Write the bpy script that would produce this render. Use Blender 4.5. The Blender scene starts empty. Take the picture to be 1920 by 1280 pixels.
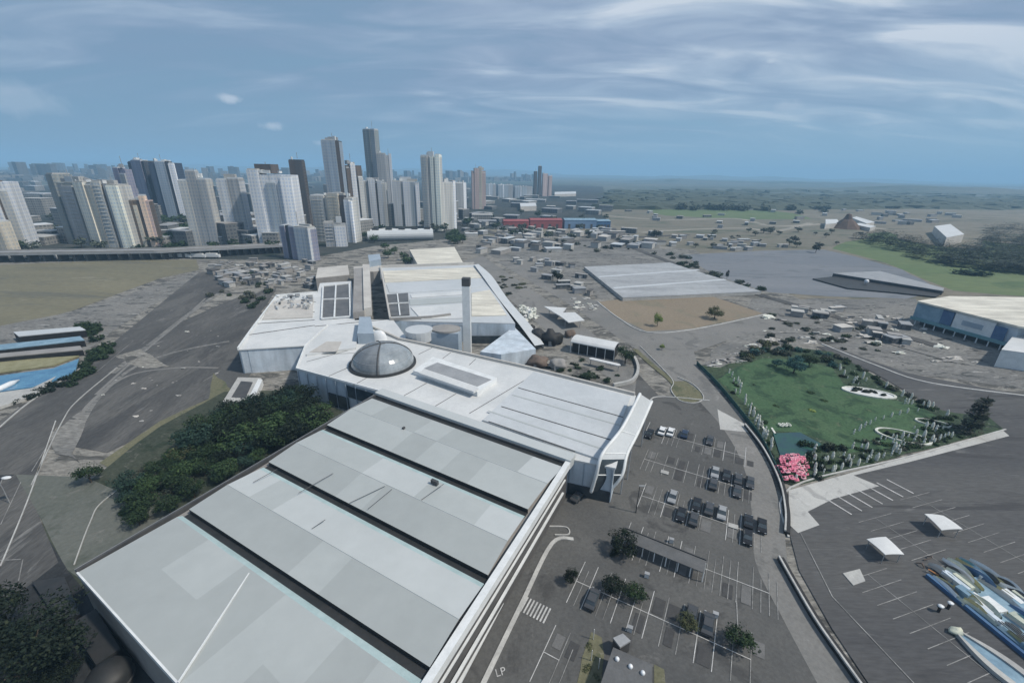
import bpy, math, random
from mathutils import Vector, noise

S = bpy.context.scene
random.seed(7)
# ------------------------------------------------------------------ camera
TH = math.radians(21.2); RO = math.radians(1.0); FPX = 820.0; H = 70.0
cf = Vector((0, math.cos(TH), -math.sin(TH)))
cu0 = Vector((0, math.sin(TH), math.cos(TH))); cr0 = Vector((1, 0, 0))
cr = math.cos(RO)*cr0 + math.sin(RO)*cu0
cu = -math.sin(RO)*cr0 + math.cos(RO)*cu0
cam_d = bpy.data.cameras.new("camera"); cam = bpy.data.objects.new("camera", cam_d)
S.collection.objects.link(cam)
cam_d.sensor_width = 36.0; cam_d.lens = 36.0*FPX/1920.0
cam_d.clip_start = 0.5; cam_d.clip_end = 60000
from mathutils import Matrix
m3 = Matrix((cr, cu, -cf)).transposed()
cam.matrix_world = Matrix.Translation((0, 0, H)) @ m3.to_4x4()
S.camera = cam
S.render.resolution_x = 1024; S.render.resolution_y = 682

# ------------------------------------------------------------------ light and sky
SUN_EL = math.radians(52); SUN_AZ = math.atan2(0.94, -0.30)      # clockwise from +Y
sd = Vector((math.sin(SUN_AZ)*math.cos(SUN_EL), math.cos(SUN_AZ)*math.cos(SUN_EL), math.sin(SUN_EL)))
sl = bpy.data.lights.new("sun", 'SUN'); sl.energy = 3.7; sl.angle = math.radians(3.0); sl.color = (1, .925, .82)
so = bpy.data.objects.new("sun", sl); S.collection.objects.link(so)
so.rotation_euler = sd.to_track_quat('Z', 'Y').to_euler(); so.location = (200, 100, 400)

W = bpy.data.worlds.new("World"); S.world = W; W.use_nodes = True
nt = W.node_tree; nt.nodes.clear()
def N(t, typ, **kw):
    n = t.nodes.new(typ)
    for k, v in kw.items():
        if k in ('operation', 'blend_type', 'data_type', 'noise_dimensions', 'sky_type', 'interpolation', 'vector_type', 'noise_type', 'feature', 'distance'): setattr(n, k, v)
    return n
def L(t, a, b): t.links.new(a, b)
def math_n(t, op, a, b=None, c=None, clamp=False):
    n = t.nodes.new('ShaderNodeMath'); n.operation = op; n.use_clamp = clamp
    for i, x in enumerate((a, b, c)):
        if x is None: continue
        if isinstance(x, (int, float)): n.inputs[i].default_value = x
        else: L(t, x, n.inputs[i])
    return n.outputs[0]
def mix_n(t, fac, a, b, bt='MIX'):
    n = t.nodes.new('ShaderNodeMix'); n.data_type = 'RGBA'; n.blend_type = bt
    for s, x in ((n.inputs[0], fac), (n.inputs[6], a), (n.inputs[7], b)):
        if isinstance(x, (int, float)): s.default_value = x
        elif isinstance(x, tuple): s.default_value = (*x[:3], 1)
        else: L(t, x, s)
    return n.outputs[2]
def ramp_n(t, fac, stops):
    n = t.nodes.new('ShaderNodeValToRGB'); cr_ = n.color_ramp
    while len(cr_.elements) < len(stops): cr_.elements.new(0.5)
    for e, (p, c) in zip(cr_.elements, stops):
        e.position = p; e.color = (c, c, c, 1) if isinstance(c, (int, float)) else (*c, 1)
    L(t, fac, n.inputs[0]); return n.outputs[0]
def noise_n(t, vec, scale, detail=5, rough=.55, dist=0.0):
    n = t.nodes.new('ShaderNodeTexNoise'); n.inputs['Scale'].default_value = scale
    n.inputs['Detail'].default_value = detail; n.inputs['Roughness'].default_value = rough
    n.inputs['Distortion'].default_value = dist
    L(t, vec, n.inputs['Vector']); return n.outputs[0]

sky = nt.nodes.new('ShaderNodeTexSky'); sky.sky_type = 'NISHITA'; sky.sun_disc = False
sky.sun_elevation = SUN_EL; sky.sun_rotation = SUN_AZ; sky.air_density = 1.3; sky.dust_density = .6; sky.ozone_density = 2.0
tc = nt.nodes.new('ShaderNodeTexCoord')
sep = nt.nodes.new('ShaderNodeSeparateXYZ'); L(nt, tc.outputs['Generated'], sep.inputs[0])
zc = math_n(nt, 'MAXIMUM', sep.outputs[2], 0.0)
den = math_n(nt, 'ADD', zc, 0.16)
ux = math_n(nt, 'DIVIDE', sep.outputs[0], den); uy = math_n(nt, 'DIVIDE', sep.outputs[1], den)
comb = nt.nodes.new('ShaderNodeCombineXYZ'); L(nt, ux, comb.inputs[0]); L(nt, uy, comb.inputs[1])
mp = nt.nodes.new('ShaderNodeMapping'); mp.inputs['Rotation'].default_value = (0, 0, math.radians(-24)); mp.inputs['Scale'].default_value = (.55, 1.5, 1)
L(nt, comb.outputs[0], mp.inputs['Vector'])
mp2 = nt.nodes.new('ShaderNodeMapping'); mp2.inputs['Location'].default_value = (3.1, 1.7, 0); mp2.inputs['Rotation'].default_value = (0, 0, math.radians(-14)); mp2.inputs['Scale'].default_value = (.75, 1.9, 1)
L(nt, comb.outputs[0], mp2.inputs['Vector'])
n1 = noise_n(nt, mp.outputs[0], 0.75, 7, .52, .35)
n2 = noise_n(nt, mp2.outputs[0], 1.25, 8, .52, .8)
cl = math_n(nt, 'ADD', math_n(nt, 'MULTIPLY', n1, .62), math_n(nt, 'MULTIPLY', n2, .38))
# more cloud to the upper right, thinning to clear blue near the horizon
gx = math_n(nt, 'MULTIPLY', sep.outputs[0], .13)
gz = math_n(nt, 'MULTIPLY', zc, .22)
cl2 = math_n(nt, 'ADD', math_n(nt, 'ADD', cl, gx), gz)
cm = ramp_n(nt, cl2, [(.36, 0.12), (.47, .6), (.58, .95)])
fadeh = ramp_n(nt, zc, [(.03, 0.0), (.10, .55), (.20, 1.0)])
cm = math_n(nt, 'MULTIPLY', cm, fadeh)
shade = ramp_n(nt, math_n(nt, 'ADD', n2, gx), [(.38, (1.75, 2.5, 3.65)), (.50, (2.35, 3.05, 4.2)), (.60, (3.2, 3.95, 5.0)), (.70, (4.9, 5.4, 6.1))])
grad0 = ramp_n(nt, zc, [(0, (1.45, 2.8, 4.35)), (.06, (1.45, 2.75, 4.3)), (.16, (1.5, 2.7, 4.15)), (.35, (1.5, 2.6, 4.0)), (.8, (1.6, 2.2, 3.4))])
xg = ramp_n(nt, math_n(nt, 'ADD', math_n(nt, 'MULTIPLY', sep.outputs[0], .5), .5), [(.1, (.86, .82, .80)), (.9, (1.30, 1.20, 1.08))])
grad = mix_n(nt, 1.0, grad0, xg, 'MULTIPLY')
base = mix_n(nt, .93, sky.outputs[0], grad)
# a denser, darker deck on the left
colr = mix_n(nt, cm, base, shade)
# small puffs low in the sky
pn = noise_n(nt, tc.outputs['Generated'], 30, 5, .6, .3)
def dirn(px, py):
    v = (cf+cr*((px-960)/FPX)-cu*((py-640)/FPX)).normalized(); return v
for px, py, rad, amt in ((430, 184, .030, .8), (508, 236, .030, .7), (40, 190, .075, .35), (600, 268, .016, .45), (1445, 115, .012, .6), (1480, 200, .035, .3)):
    v = dirn(px, py); sb = nt.nodes.new('ShaderNodeVectorMath'); sb.operation = 'SUBTRACT'; sb.inputs[1].default_value = v; L(nt, tc.outputs['Generated'], sb.inputs[0])
    ml = nt.nodes.new('ShaderNodeVectorMath'); ml.operation = 'MULTIPLY'; ml.inputs[1].default_value = (1, 1, 2.4); L(nt, sb.outputs[0], ml.inputs[0])
    ln = nt.nodes.new('ShaderNodeVectorMath'); ln.operation = 'LENGTH'; L(nt, ml.outputs[0], ln.inputs[0])
    q = math_n(nt, 'SUBTRACT', math_n(nt, 'MULTIPLY', pn, 1.6), math_n(nt, 'DIVIDE', ln.outputs['Value'], rad))
    colr = mix_n(nt, ramp_n(nt, q, [(.0, 0.0), (.55, amt)]), colr, (4.3, 4.9, 5.7))
bg = nt.nodes.new('ShaderNodeBackground'); bg.inputs[1].default_value = .13
L(nt, colr, bg.inputs[0])
wo = nt.nodes.new('ShaderNodeOutputWorld'); L(nt, bg.outputs[0], wo.inputs[0])

S.view_settings.view_transform = 'Standard'; S.view_settings.look = 'None'
S.view_settings.exposure = 0.0; S.view_settings.gamma = 1.0
S.render.engine = 'CYCLES'
S.cycles.max_bounces = 6; S.cycles.volume_bounces = 1

# ------------------------------------------------------------------ helpers
def ray(px, py):
    return cf + cr*((px-960)/FPX) - cu*((py-640)/FPX)
def G(px, py, z=0.0):
    d = ray(px, py); t = (z-H)/d.z
    return Vector((d.x*t, d.y*t, z))
def P(x, y, z):
    v = Vector((x, y, z-H)); w = v.dot(cf)
    return 960+FPX*v.dot(cr)/w, 640-FPX*v.dot(cu)/w
def inpoly(x, y, poly):
    c = False; n = len(poly); j = n-1
    for i in range(n):
        a, b = poly[i], poly[j]
        if (a[1] > y) != (b[1] > y) and x < (b[0]-a[0])*(y-a[1])/(b[1]-a[1])+a[0]: c = not c
        j = i
    return c
def W2(pts, z=0.0): return [tuple(G(x, y, z)[:2]) for x, y in pts]
def ccw(poly):
    a = sum(poly[i-1][0]*poly[i][1]-poly[i][0]*poly[i-1][1] for i in range(len(poly)))
    return poly if a > 0 else poly[::-1]

def tag(o, label=None, cat=None, group=None, kind=None):
    if label: o['label'] = label
    if cat: o['category'] = cat
    if group: o['group'] = group
    if kind: o['kind'] = kind
    return o
def thing(name, label, cat, loc=(0, 0, 0), group=None, rz=0.0):
    o = bpy.data.objects.new(name, None); S.collection.objects.link(o)
    o.location = loc; o.rotation_euler = (0, 0, rz); o.empty_display_size = 1
    return tag(o, label, cat, group)

class MB:
    def __init__(s): s.v = []; s.f = []; s.mi = []
    def face(s, pts, m=0):
        n = len(s.v); s.v += [tuple(p) for p in pts]; s.f.append(tuple(range(n, n+len(pts)))); s.mi.append(m); return s
    def prism(s, poly, z0, z1, m=0, mt=None, bot=False):
        poly = ccw(list(poly)); n = len(poly); zt = z1 if isinstance(z1, (list, tuple)) else [z1]*n
        b = len(s.v)
        s.v += [(p[0], p[1], z0) for p in poly]+[(p[0], p[1], z) for p, z in zip(poly, zt)]
        for i in range(n):
            j = (i+1) % n; s.f.append((b+i, b+j, b+n+j, b+n+i)); s.mi.append(m)
        s.f.append(tuple(b+n+i for i in range(n))); s.mi.append(m if mt is None else mt)
        if bot: s.f.append(tuple(b+n-1-i for i in range(n))); s.mi.append(m)
        return s
    def box(s, cx, cy, z0, sx, sy, sz, ang=0.0, m=0):
        c, q = math.cos(ang), math.sin(ang)
        p = [(cx+c*x-q*y, cy+q*x+c*y) for x, y in ((-sx/2, -sy/2), (sx/2, -sy/2), (sx/2, sy/2), (-sx/2, sy/2))]
        return s.prism(p, z0, z0+sz, m, bot=True)
    def tube(s, pts, rs, n=8, m=0, cap=True):
        pts = [Vector(p) for p in pts]
        if isinstance(rs, (int, float)): rs = [rs]*len(pts)
        rings = []
        for i, p in enumerate(pts):
            d = (pts[min(i+1, len(pts)-1)]-pts[max(i-1, 0)]).normalized()
            a = d.cross(Vector((0, 0, 1)));
            if a.length < .01: a = Vector((1, 0, 0))
            a.normalize(); bq = d.cross(a)
            b = len(s.v); rings.append(b)
            for k in range(n):
                t = 2*math.pi*k/n; s.v.append(tuple(p+(a*math.cos(t)+bq*math.sin(t))*rs[i]))
        for r in range(len(rings)-1):
            for k in range(n):
                k2 = (k+1) % n; s.f.append((rings[r]+k, rings[r]+k2, rings[r+1]+k2, rings[r+1]+k)); s.mi.append(m)
        if cap:
            s.f.append(tuple(rings[0]+k for k in range(n))[::-1]); s.mi.append(m)
            s.f.append(tuple(rings[-1]+k for k in range(n))); s.mi.append(m)
        return s
    def lathe(s, cx, cy, prof, n=16, m=0, sx=1.0, sy=1.0):
        b0 = []
        for r, z in prof:
            b0.append(len(s.v)); s.v += [(cx+r*sx*math.cos(2*math.pi*k/n), cy+r*sy*math.sin(2*math.pi*k/n), z) for k in range(n)]
        for i in range(len(b0)-1):
            for k in range(n):
                k2 = (k+1) % n; s.f.append((b0[i]+k, b0[i]+k2, b0[i+1]+k2, b0[i+1]+k)); s.mi.append(m)
        s.f.append(tuple(b0[-1]+k for k in range(n))); s.mi.append(m)
        return s
    def blob(s, c, r, n=10, k=6, amp=.25, seed=0, m=0):
        b0 = []; c = Vector(c); sv = Vector((seed*3.1, seed*1.7, seed))
        for i in range(k+1):
            t = math.pi*i/k; b0.append(len(s.v))
            for j in range(n):
                a = 2*math.pi*j/n; d = Vector((math.sin(t)*math.cos(a), math.sin(t)*math.sin(a), math.cos(t)))
                q = 1+amp*noise.noise(d*1.7+sv)*1.6
                s.v.append((c.x+d.x*r[0]*q, c.y+d.y*r[1]*q, c.z+d.z*r[2]*q))
        for i in range(k):
            for j in range(n):
                j2 = (j+1) % n; s.f.append((b0[i]+j, b0[i+1]+j, b0[i+1]+j2, b0[i]+j2)); s.mi.append(m)
        return s
    def build(s, name, mats, parent=None, loc=None, smooth=False):
        off = Vector((0, 0, 0)); root = parent
        while root is not None and root.parent is not None: root = root.parent
        if root is not None: off = root.location
        elif loc is not None: off = Vector(loc)
        me = bpy.data.meshes.new(name)
        me.from_pydata([(x-off.x, y-off.y, z-off.z) for x, y, z in s.v], [], s.f)
        if not isinstance(mats, (list, tuple)): mats = [mats]
        for m in mats: me.materials.append(m)
        if len(mats) > 1: me.polygons.foreach_set('material_index', s.mi)
        if smooth: me.polygons.foreach_set('use_smooth', [True]*len(me.polygons))
        me.update()
        o = bpy.data.objects.new(name, me); S.collection.objects.link(o)
        if parent is not None: o.parent = parent
        elif loc is not None: o.location = loc
        return o
def copy_tree(o, parent=None):
    c = o.copy(); S.collection.objects.link(c); c.parent = parent
    for ch in list(o.children): copy_tree(ch, c)
    return c

# ------------------------------------------------------------------ materials
def mat(name, col, col2=None, scale=.3, rough=.8, fine=.12, bump=.0, metal=0.0, stretch=(1, 1, 1), rot=0.0, spec=.5, lo=.38, hi=.62, streak=None):
    m = bpy.data.materials.new(name); m.use_nodes = True; t = m.node_tree
    bs = t.nodes['Principled BSDF']; bs.inputs['Roughness'].default_value = rough; bs.inputs['Metallic'].default_value = metal
    bs.inputs['Specular IOR Level'].default_value = spec
    g = t.nodes.new('ShaderNodeNewGeometry'); mpn = t.nodes.new('ShaderNodeMapping')
    mpn.inputs['Scale'].default_value = stretch; mpn.inputs['Rotation'].default_value = (0, 0, rot)
    L(t, g.outputs['Position'], mpn.inputs['Vector'])
    col2 = col2 or tuple(c*.82 for c in col)
    a = noise_n(t, mpn.outputs[0], scale, 6, .6, .3)
    c = mix_n(t, ramp_n(t, a, [(lo, 0.0), (hi, 1.0)]), col, col2)
    b = noise_n(t, g.outputs['Position'], scale*9, 4, .65)
    k = ramp_n(t, b, [(.25, 1-fine*1.6), (.75, 1+fine)])
    c = mix_n(t, 1.0, c, k, 'MULTIPLY')
    if streak:
        sm = t.nodes.new('ShaderNodeMapping'); sm.inputs['Scale'].default_value = streak; sm.inputs['Rotation'].default_value = (0, 0, rot)
        L(t, g.outputs['Position'], sm.inputs['Vector'])
        k2 = ramp_n(t, noise_n(t, sm.outputs[0], 1.0, 5, .6), [(.3, .72), (.7, 1.18)])
        c = mix_n(t, 1.0, c, k2, 'MULTIPLY')
    L(t, c, bs.inputs['Base Color'])
    if bump:
        bn = t.nodes.new('ShaderNodeBump'); bn.inputs['Strength'].default_value = .5; bn.inputs['Distance'].default_value = bump
        L(t, b, bn.inputs['Height']); L(t, bn.outputs[0], bs.inputs['Normal'])
    return m
def ground(name, cols, s1=.02, s2=.12, s3=1.4, rot=0.0, stretch=(1, 1, 1), rough=.95, bump=.08, patch=(.55, .62), fine=.25):
    """cols: base a, base b, patch c, patch d"""
    m = bpy.data.materials.new(name); m.use_nodes = True; t = m.node_tree
    bs = t.nodes['Principled BSDF']; bs.inputs['Roughness'].default_value = rough; bs.inputs['Specular IOR Level'].default_value = .25
    g = t.nodes.new('ShaderNodeNewGeometry'); mpn = t.nodes.new('ShaderNodeMapping')
    mpn.inputs['Scale'].default_value = stretch; mpn.inputs['Rotation'].default_value = (0, 0, rot)
    L(t, g.outputs['Position'], mpn.inputs['Vector']); v = mpn.outputs[0]
    a = noise_n(t, v, s1, 6, .6, .6)
    c = mix_n(t, ramp_n(t, a, [(.36, 0.0), (.64, 1.0)]), cols[0], cols[1])
    p = noise_n(t, v, s2, 7, .65, .8)
    c = mix_n(t, ramp_n(t, p, [(patch[0], 0.0), (patch[1], 1.0)]), c, cols[2])
    mp3 = t.nodes.new('ShaderNodeMapping'); mp3.inputs['Location'].default_value = (77, 31, 5); L(t, v, mp3.inputs['Vector'])
    p2 = noise_n(t, mp3.outputs[0], s2*2.3, 7, .7, .5)
    c = mix_n(t, ramp_n(t, p2, [(.60, 0.0), (.68, .85)]), c, cols[3])
    f = noise_n(t, v, s3, 6, .7)
    c = mix_n(t, 1.0, c, ramp_n(t, f, [(.28, 1-fine*1.5), (.72, 1+fine)]), 'MULTIPLY')
    L(t, c, bs.inputs['Base Color'])
    if bump:
        bn = t.nodes.new('ShaderNodeBump'); bn.inputs['Strength'].default_value = .6; bn.inputs['Distance'].default_value = bump
        L(t, f, bn.inputs['Height']); L(t, bn.outputs[0], bs.inputs['Normal'])
    return m
def facade(name, col, win=.955, floor=3.1, bay=2.6, wf=.55, wb=.6, tint=(.75, .85, 1.0), rough=.7, streak=True):
    m = bpy.data.materials.new(name); m.use_nodes = True; t = m.node_tree
    bs = t.nodes['Principled BSDF']; bs.inputs['Roughness'].default_value = rough
    g = t.nodes.new('ShaderNodeNewGeometry'); pos = g.outputs['Position']
    cp = t.nodes.new('ShaderNodeVectorMath'); cp.operation = 'CROSS_PRODUCT'; cp.inputs[1].default_value = (0, 0, 1)
    L(t, g.outputs['True Normal'], cp.inputs[0])
    dp = t.nodes.new('ShaderNodeVectorMath'); dp.operation = 'DOT_PRODUCT'; L(t, cp.outputs[0], dp.inputs[0]); L(t, pos, dp.inputs[1])
    sp = t.nodes.new('ShaderNodeSeparateXYZ'); L(t, pos, sp.inputs[0])
    sn = t.nodes.new('ShaderNodeSeparateXYZ'); L(t, g.outputs['True Normal'], sn.inputs[0])
    fz = math_n(t, 'FRACT', math_n(t, 'DIVIDE', sp.outputs[2], floor))
    fx = math_n(t, 'FRACT', math_n(t, 'DIVIDE', dp.outputs['Value'], bay))
    wz = math_n(t, 'LESS_THAN', math_n(t, 'ABSOLUTE', math_n(t, 'SUBTRACT', fz, .5)), wf/2)
    wx = math_n(t, 'LESS_THAN', math_n(t, 'ABSOLUTE', math_n(t, 'SUBTRACT', fx, .5)), wb/2)
    vert = math_n(t, 'LESS_THAN', math_n(t, 'ABSOLUTE', sn.outputs[2]), .5)
    w = math_n(t, 'MULTIPLY', math_n(t, 'MULTIPLY', wz, wx), vert)
    a = noise_n(t, pos, .35, 4, .6)
    w = math_n(t, 'MULTIPLY', w, ramp_n(t, a, [(.3, .45), (.6, 1.0)]))
    c = mix_n(t, w, col, tuple(x*win*y for x, y in zip(col, tint)))
    mpn = t.nodes.new('ShaderNodeMapping'); mpn.inputs['Scale'].default_value = (.32, .32, .012); L(t, pos, mpn.inputs['Vector'])
    k = ramp_n(t, noise_n(t, mpn.outputs[0], 1.0, 5, .65), [(.3, .68), (.7, 1.18)])
    c = mix_n(t, 1.0, c, k, 'MULTIPLY')
    L(t, c, bs.inputs['Base Color'])
    r = math_n(t, 'SUBTRACT', rough, math_n(t, 'MULTIPLY', w, .35)); L(t, r, bs.inputs['Roughness'])
    return m
def leafmat(name, a, b, c):
    m = bpy.data.materials.new(name); m.use_nodes = True; t = m.node_tree
    bs = t.nodes['Principled BSDF']; bs.inputs['Roughness'].default_value = .75; bs.inputs['Specular IOR Level'].default_value = .2
    g = t.nodes.new('ShaderNodeNewGeometry')
    n = noise_n(t, g.outputs['Position'], .35, 4, .6); n_ = noise_n(t, g.outputs['Position'], 1.9, 3, .6)
    x = mix_n(t, ramp_n(t, n, [(.4, 0.0), (.6, 1.0)]), a, b)
    x = mix_n(t, ramp_n(t, n_, [(.52, 0.0), (.66, .9)]), x, c)
    L(t, x, bs.inputs['Base Color']); return m

M = {}
M['roof_white'] = mat('painted_white_roof', (.60, .61, .605), (.52, .535, .535), .09, .55, .05)
M['roof_pale'] = mat('pale_grey_roof', (.50, .525, .54), (.45, .475, .49), .07, .5, .05)
M['hall_a'] = mat('grey_hall_roofing', (.345, .368, .362), (.32, .342, .337), .04, .5, .03)
M['hall_b'] = mat('light_hall_roofing', (.46, .485, .483), (.43, .455, .453), .04, .5, .03)
M['hall_c'] = mat('mid_hall_roofing', (.395, .42, .414), (.36, .385, .38), .04, .5, .03)
M['flash'] = mat('teal_grey_flashing', (.40, .50, .50), (.33, .43, .43), .3, .4, .05)
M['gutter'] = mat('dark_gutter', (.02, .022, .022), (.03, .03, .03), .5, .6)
M['trim'] = mat('white_trim', (.70, .72, .72), (.6, .62, .62), .3, .5, .06)
M['panel'] = mat('blue_white_cladding', (.56, .62, .68), (.47, .54, .60), .12, .5, .06, streak=(.3, .3, .05))
M['panel_dk'] = mat('blue_grey_cladding', (.33, .39, .45), (.27, .33, .39), .12, .5, .06)
M['glass_dk'] = mat('dark_glazing', (.03, .04, .05), (.055, .07, .08), .3, .12, .05)
M['seam'] = mat('dark_seam', (.05, .052, .055), (.07, .07, .07), .5, .7)
M['cream'] = mat('cream_roofing', (.66, .63, .54), (.58, .55, .47), .08, .6, .06, streak=(.05, .3, 1))
M['beige'] = mat('beige_roofing', (.52, .50, .46), (.43, .41, .38), .08, .7, .08)
M['taupe'] = mat('taupe_cladding', (.30, .29, .275), (.24, .23, .22), .1, .7, .08)
M['grey'] = mat('mid_grey_paint', (.30, .31, .32), (.25, .26, .27), .2, .6, .08)
M['concrete'] = mat('pale_concrete', (.42, .42, .40), (.34, .34, .33), .15, .85, .12, bump=.02)
M['kerb'] = mat('kerb_concrete', (.48, .48, .46), (.36, .36, .35), .4, .85, .12)
M['tar'] = mat('dark_tar_patch', (.045, .045, .046), (.06, .06, .06), .5, .9, .15)
M['tar2'] = mat('grey_patch', (.15, .15, .148), (.12, .12, .118), .5, .9, .15)
M['paint'] = mat('road_paint', (.55, .55, .54), (.38, .38, .37), .5, .7, .2)
M['paint_dim'] = mat('worn_road_paint', (.33, .33, .32), (.16, .16, .155), .35, .8, .25)
M['umberwall'] = mat('dark_wall_cladding', (.10, .095, .09), (.07, .068, .066), .2, .8, .1)
M['mustard'] = mat('faded_yellow', (.48, .42, .20), (.38, .35, .2), .5, .7, .15)
M['shedroof'] = mat('weathered_pale_sheet', (.36, .375, .385), (.27, .28, .29), .035, .7, .12, stretch=(.6, 2.2, 1), rot=-.2)
M['dkroof'] = mat('dark_flat_roofing', (.115, .118, .12), (.09, .092, .094), .3, .8, .12)
M['court'] = mat('dull_dark_glazing', (.085, .088, .09), (.13, .13, .13), .25, .55, .15)
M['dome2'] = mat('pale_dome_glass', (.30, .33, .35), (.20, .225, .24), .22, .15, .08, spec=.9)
M['dome'] = mat('smoked_dome_glass', (.10, .112, .12), (.20, .215, .225), .16, .10, .08, spec=.9)
M['dish'] = mat('bright_panel', (.75, .77, .78), None, .2, .3, .05)
M['black'] = mat('soft_black', (.012, .012, .013), (.02, .02, .02), .5, .7)
M['brown'] = mat('brown_stone', (.16, .12, .095), (.11, .085, .07), .1, .85, .15)
M['red'] = mat('red_sheet_metal', (.30, .075, .075), (.24, .07, .07), .05, .6, .1)
M['blue'] = mat('blue_sheet_metal', (.12, .20, .33), (.17, .26, .38), .05, .55, .1)
M['navy'] = mat('deep_blue_panel', (.04, .10, .22), (.07, .15, .27), .2, .45, .1)
M['teal'] = mat('teal_base_band', (.10, .24, .27), (.16, .30, .33), .1, .6, .1)
M['tealdk'] = mat('dark_teal_cover', (.018, .085, .06), (.02, .06, .075), .2, .5, .15)
M['paleblue'] = mat('pale_blue_roofing', (.24, .36, .44), (.15, .25, .33), .25, .5, .12)
M['paleyellow'] = mat('pale_cream_slabs', (.55, .56, .45), (.38, .42, .36), .5, .7, .15)
M['orange'] = mat('weathered_orange', (.48, .22, .08), (.36, .18, .08), 1.0, .7, .2)
M['olive'] = mat('olive_tarpaulin', (.20, .19, .10), (.26, .25, .15), .4, .8, .15)
M['pink'] = mat('pink_blossom', (.62, .10, .20), (.75, .30, .38), 1.3, .6, .25)
M['pinkpale'] = mat('pale_pink_blossom', (.78, .48, .52), (.7, .3, .38), 1.3, .6, .2)
M['stone_w'] = mat('white_stone', (.72, .72, .66), (.52, .54, .48), .9, .8, .2, bump=.03)
M['bark'] = mat('tree_bark', (.09, .07, .05), (.06, .045, .035), 1.5, .9, .2)
M['rust'] = mat('bare_earth_mound', (.13, .085, .06), (.09, .06, .045), .1, .95, .2)
M['water'] = mat('pool_water', (.06, .17, .30), (.10, .25, .38), .25, .12, .15)
for k, c in dict(green=(.19, .205, .20), grey=(.27, .275, .275), cream=(.60, .56, .47), tan=(.42, .385, .32), bright=(.70, .67, .57), brown=(.17, .135, .11),
                 peach=(.62, .47, .36), slate=(.075, .085, .105), dblue=(.06, .085, .13), sblue=(.22, .26, .30), white=(.78, .80, .82), pale=(.50, .51, .52),
                 stone=(.40, .395, .37), drk=(.115, .11, .11), steel=(.27, .305, .33), purple=(.20, .20, .25), rose=(.40, .31, .28), lightgrey=(.40, .41, .415), umber=(.13, .11, .10)).items():
    M['f_'+k] = facade(k+'_tower_facade', tuple(min(.85, v*(1.3 if c[1] > .19 else .8)) for v in c))  # white bays also paint tower sides as if sunlit
M['f_crisp'] = facade('gridded_facade', (.34, .345, .35), win=.3, floor=3.2, bay=3.4, wf=.5, wb=.55)
M['f_low'] = facade('low_block_facade', (.27, .265, .25), win=.45, floor=3.3, bay=3.0)
M['f_low2'] = facade('grey_block_facade', (.13, .14, .145), win=.5, floor=3.3, bay=3.4)
M['leaf_dk'] = leafmat('dark_foliage', (.012, .026, .014), (.024, .045, .018), (.05, .08, .026))
M['leaf_md'] = leafmat('mid_foliage', (.026, .052, .022), (.04, .075, .028), (.08, .12, .04))
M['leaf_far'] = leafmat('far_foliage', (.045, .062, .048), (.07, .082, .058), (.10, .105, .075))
M['leaf_blk'] = leafmat('shaded_dark_foliage', (.006, .012, .008), (.011, .02, .012), (.03, .04, .02))  # near-black green of the pine, shrubs and darkest trees
M['leaf_grey'] = leafmat('grey_scrub_foliage', (.05, .062, .045), (.08, .085, .065), (.12, .12, .09))
M['leaf_yel'] = leafmat('yellow_green_foliage', (.14, .20, .05), (.20, .26, .07), (.24, .30, .09))
M['leaf_teal2'] = leafmat('blue_dark_foliage', (.014, .034, .028), (.024, .05, .036), (.04, .07, .045))
M['leaf_teal'] = leafmat('blue_green_foliage', (.016, .06, .06), (.03, .09, .085), (.07, .13, .12))
M['leaf_olive'] = leafmat('olive_foliage', (.055, .065, .03), (.08, .09, .045), (.12, .12, .06))

# ground materials
GM = {}
GM['terrain'] = ground('open_land', [(.075, .10, .085), (.14, .145, .125), (.04, .066, .05), (.36, .34, .30)], .0014, .006, .03, stretch=(.5, 1.3, 1), bump=0)
GM['bare'] = ground('rubble_ground', [(.20, .192, .172), (.27, .26, .235), (.095, .094, .088), (.44, .43, .40)], .02, .085, .55, stretch=(.8, 2.0, 1), rot=.4, bump=.4, fine=.42, patch=(.5, .56))
GM['bare2'] = ground('broken_grey_ground', [(.15, .15, .145), (.225, .22, .205), (.06, .062, .06), (.44, .43, .41)], .03, .16, .8, stretch=(.6, 1.6, 1), rot=.5, bump=.3, fine=.35)
GM['city'] = ground('city_ground', [(.035, .044, .044), (.06, .064, .06), (.022, .034, .028), (.15, .15, .14)], .01, .03, .2, bump=0)
GM['field'] = ground('tan_field', [(.185, .172, .118), (.15, .143, .10), (.13, .128, .10), (.25, .235, .18)], .012, .03, .5, stretch=(.4, 1.8, 1), rot=-.15, fine=.2)
GM['road'] = ground('dark_asphalt', [(.062, .063, .064), (.098, .097, .094), (.115, .113, .108), (.20, .198, .19)], .035, .06, 1.3, stretch=(1.6, .35, 1), rot=.75, fine=.26, patch=(.5, .6))
GM['lot'] = ground('grey_asphalt', [(.085, .086, .085), (.115, .114, .109), (.068, .068, .067), (.14, .139, .135)], .04, .10, 2.0, fine=.16, bump=.02)
GM['lot2'] = ground('smooth_asphalt', [(.076, .077, .08), (.10, .10, .099), (.062, .062, .064), (.15, .15, .148)], .02, .07, 1.2, stretch=(.35, 2.0, 1), rot=-.35, fine=.18, bump=.02)
GM['street'] = ground('light_asphalt', [(.165, .165, .158), (.205, .20, .19), (.14, .14, .135), (.25, .245, .235)], .03, .09, 1.5, fine=.14, bump=.03)
GM['plaza'] = ground('blue_grey_paving', [(.15, .165, .185), (.19, .20, .215), (.13, .145, .16), (.225, .23, .235)], .012, .04, .5, stretch=(.4, 1.6, 1), fine=.10, bump=0)
GM['verge'] = ground('dry_verge', [(.155, .15, .095), (.125, .125, .08), (.09, .10, .06), (.22, .21, .17)], .05, .2, 1.8, fine=.2)
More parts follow.
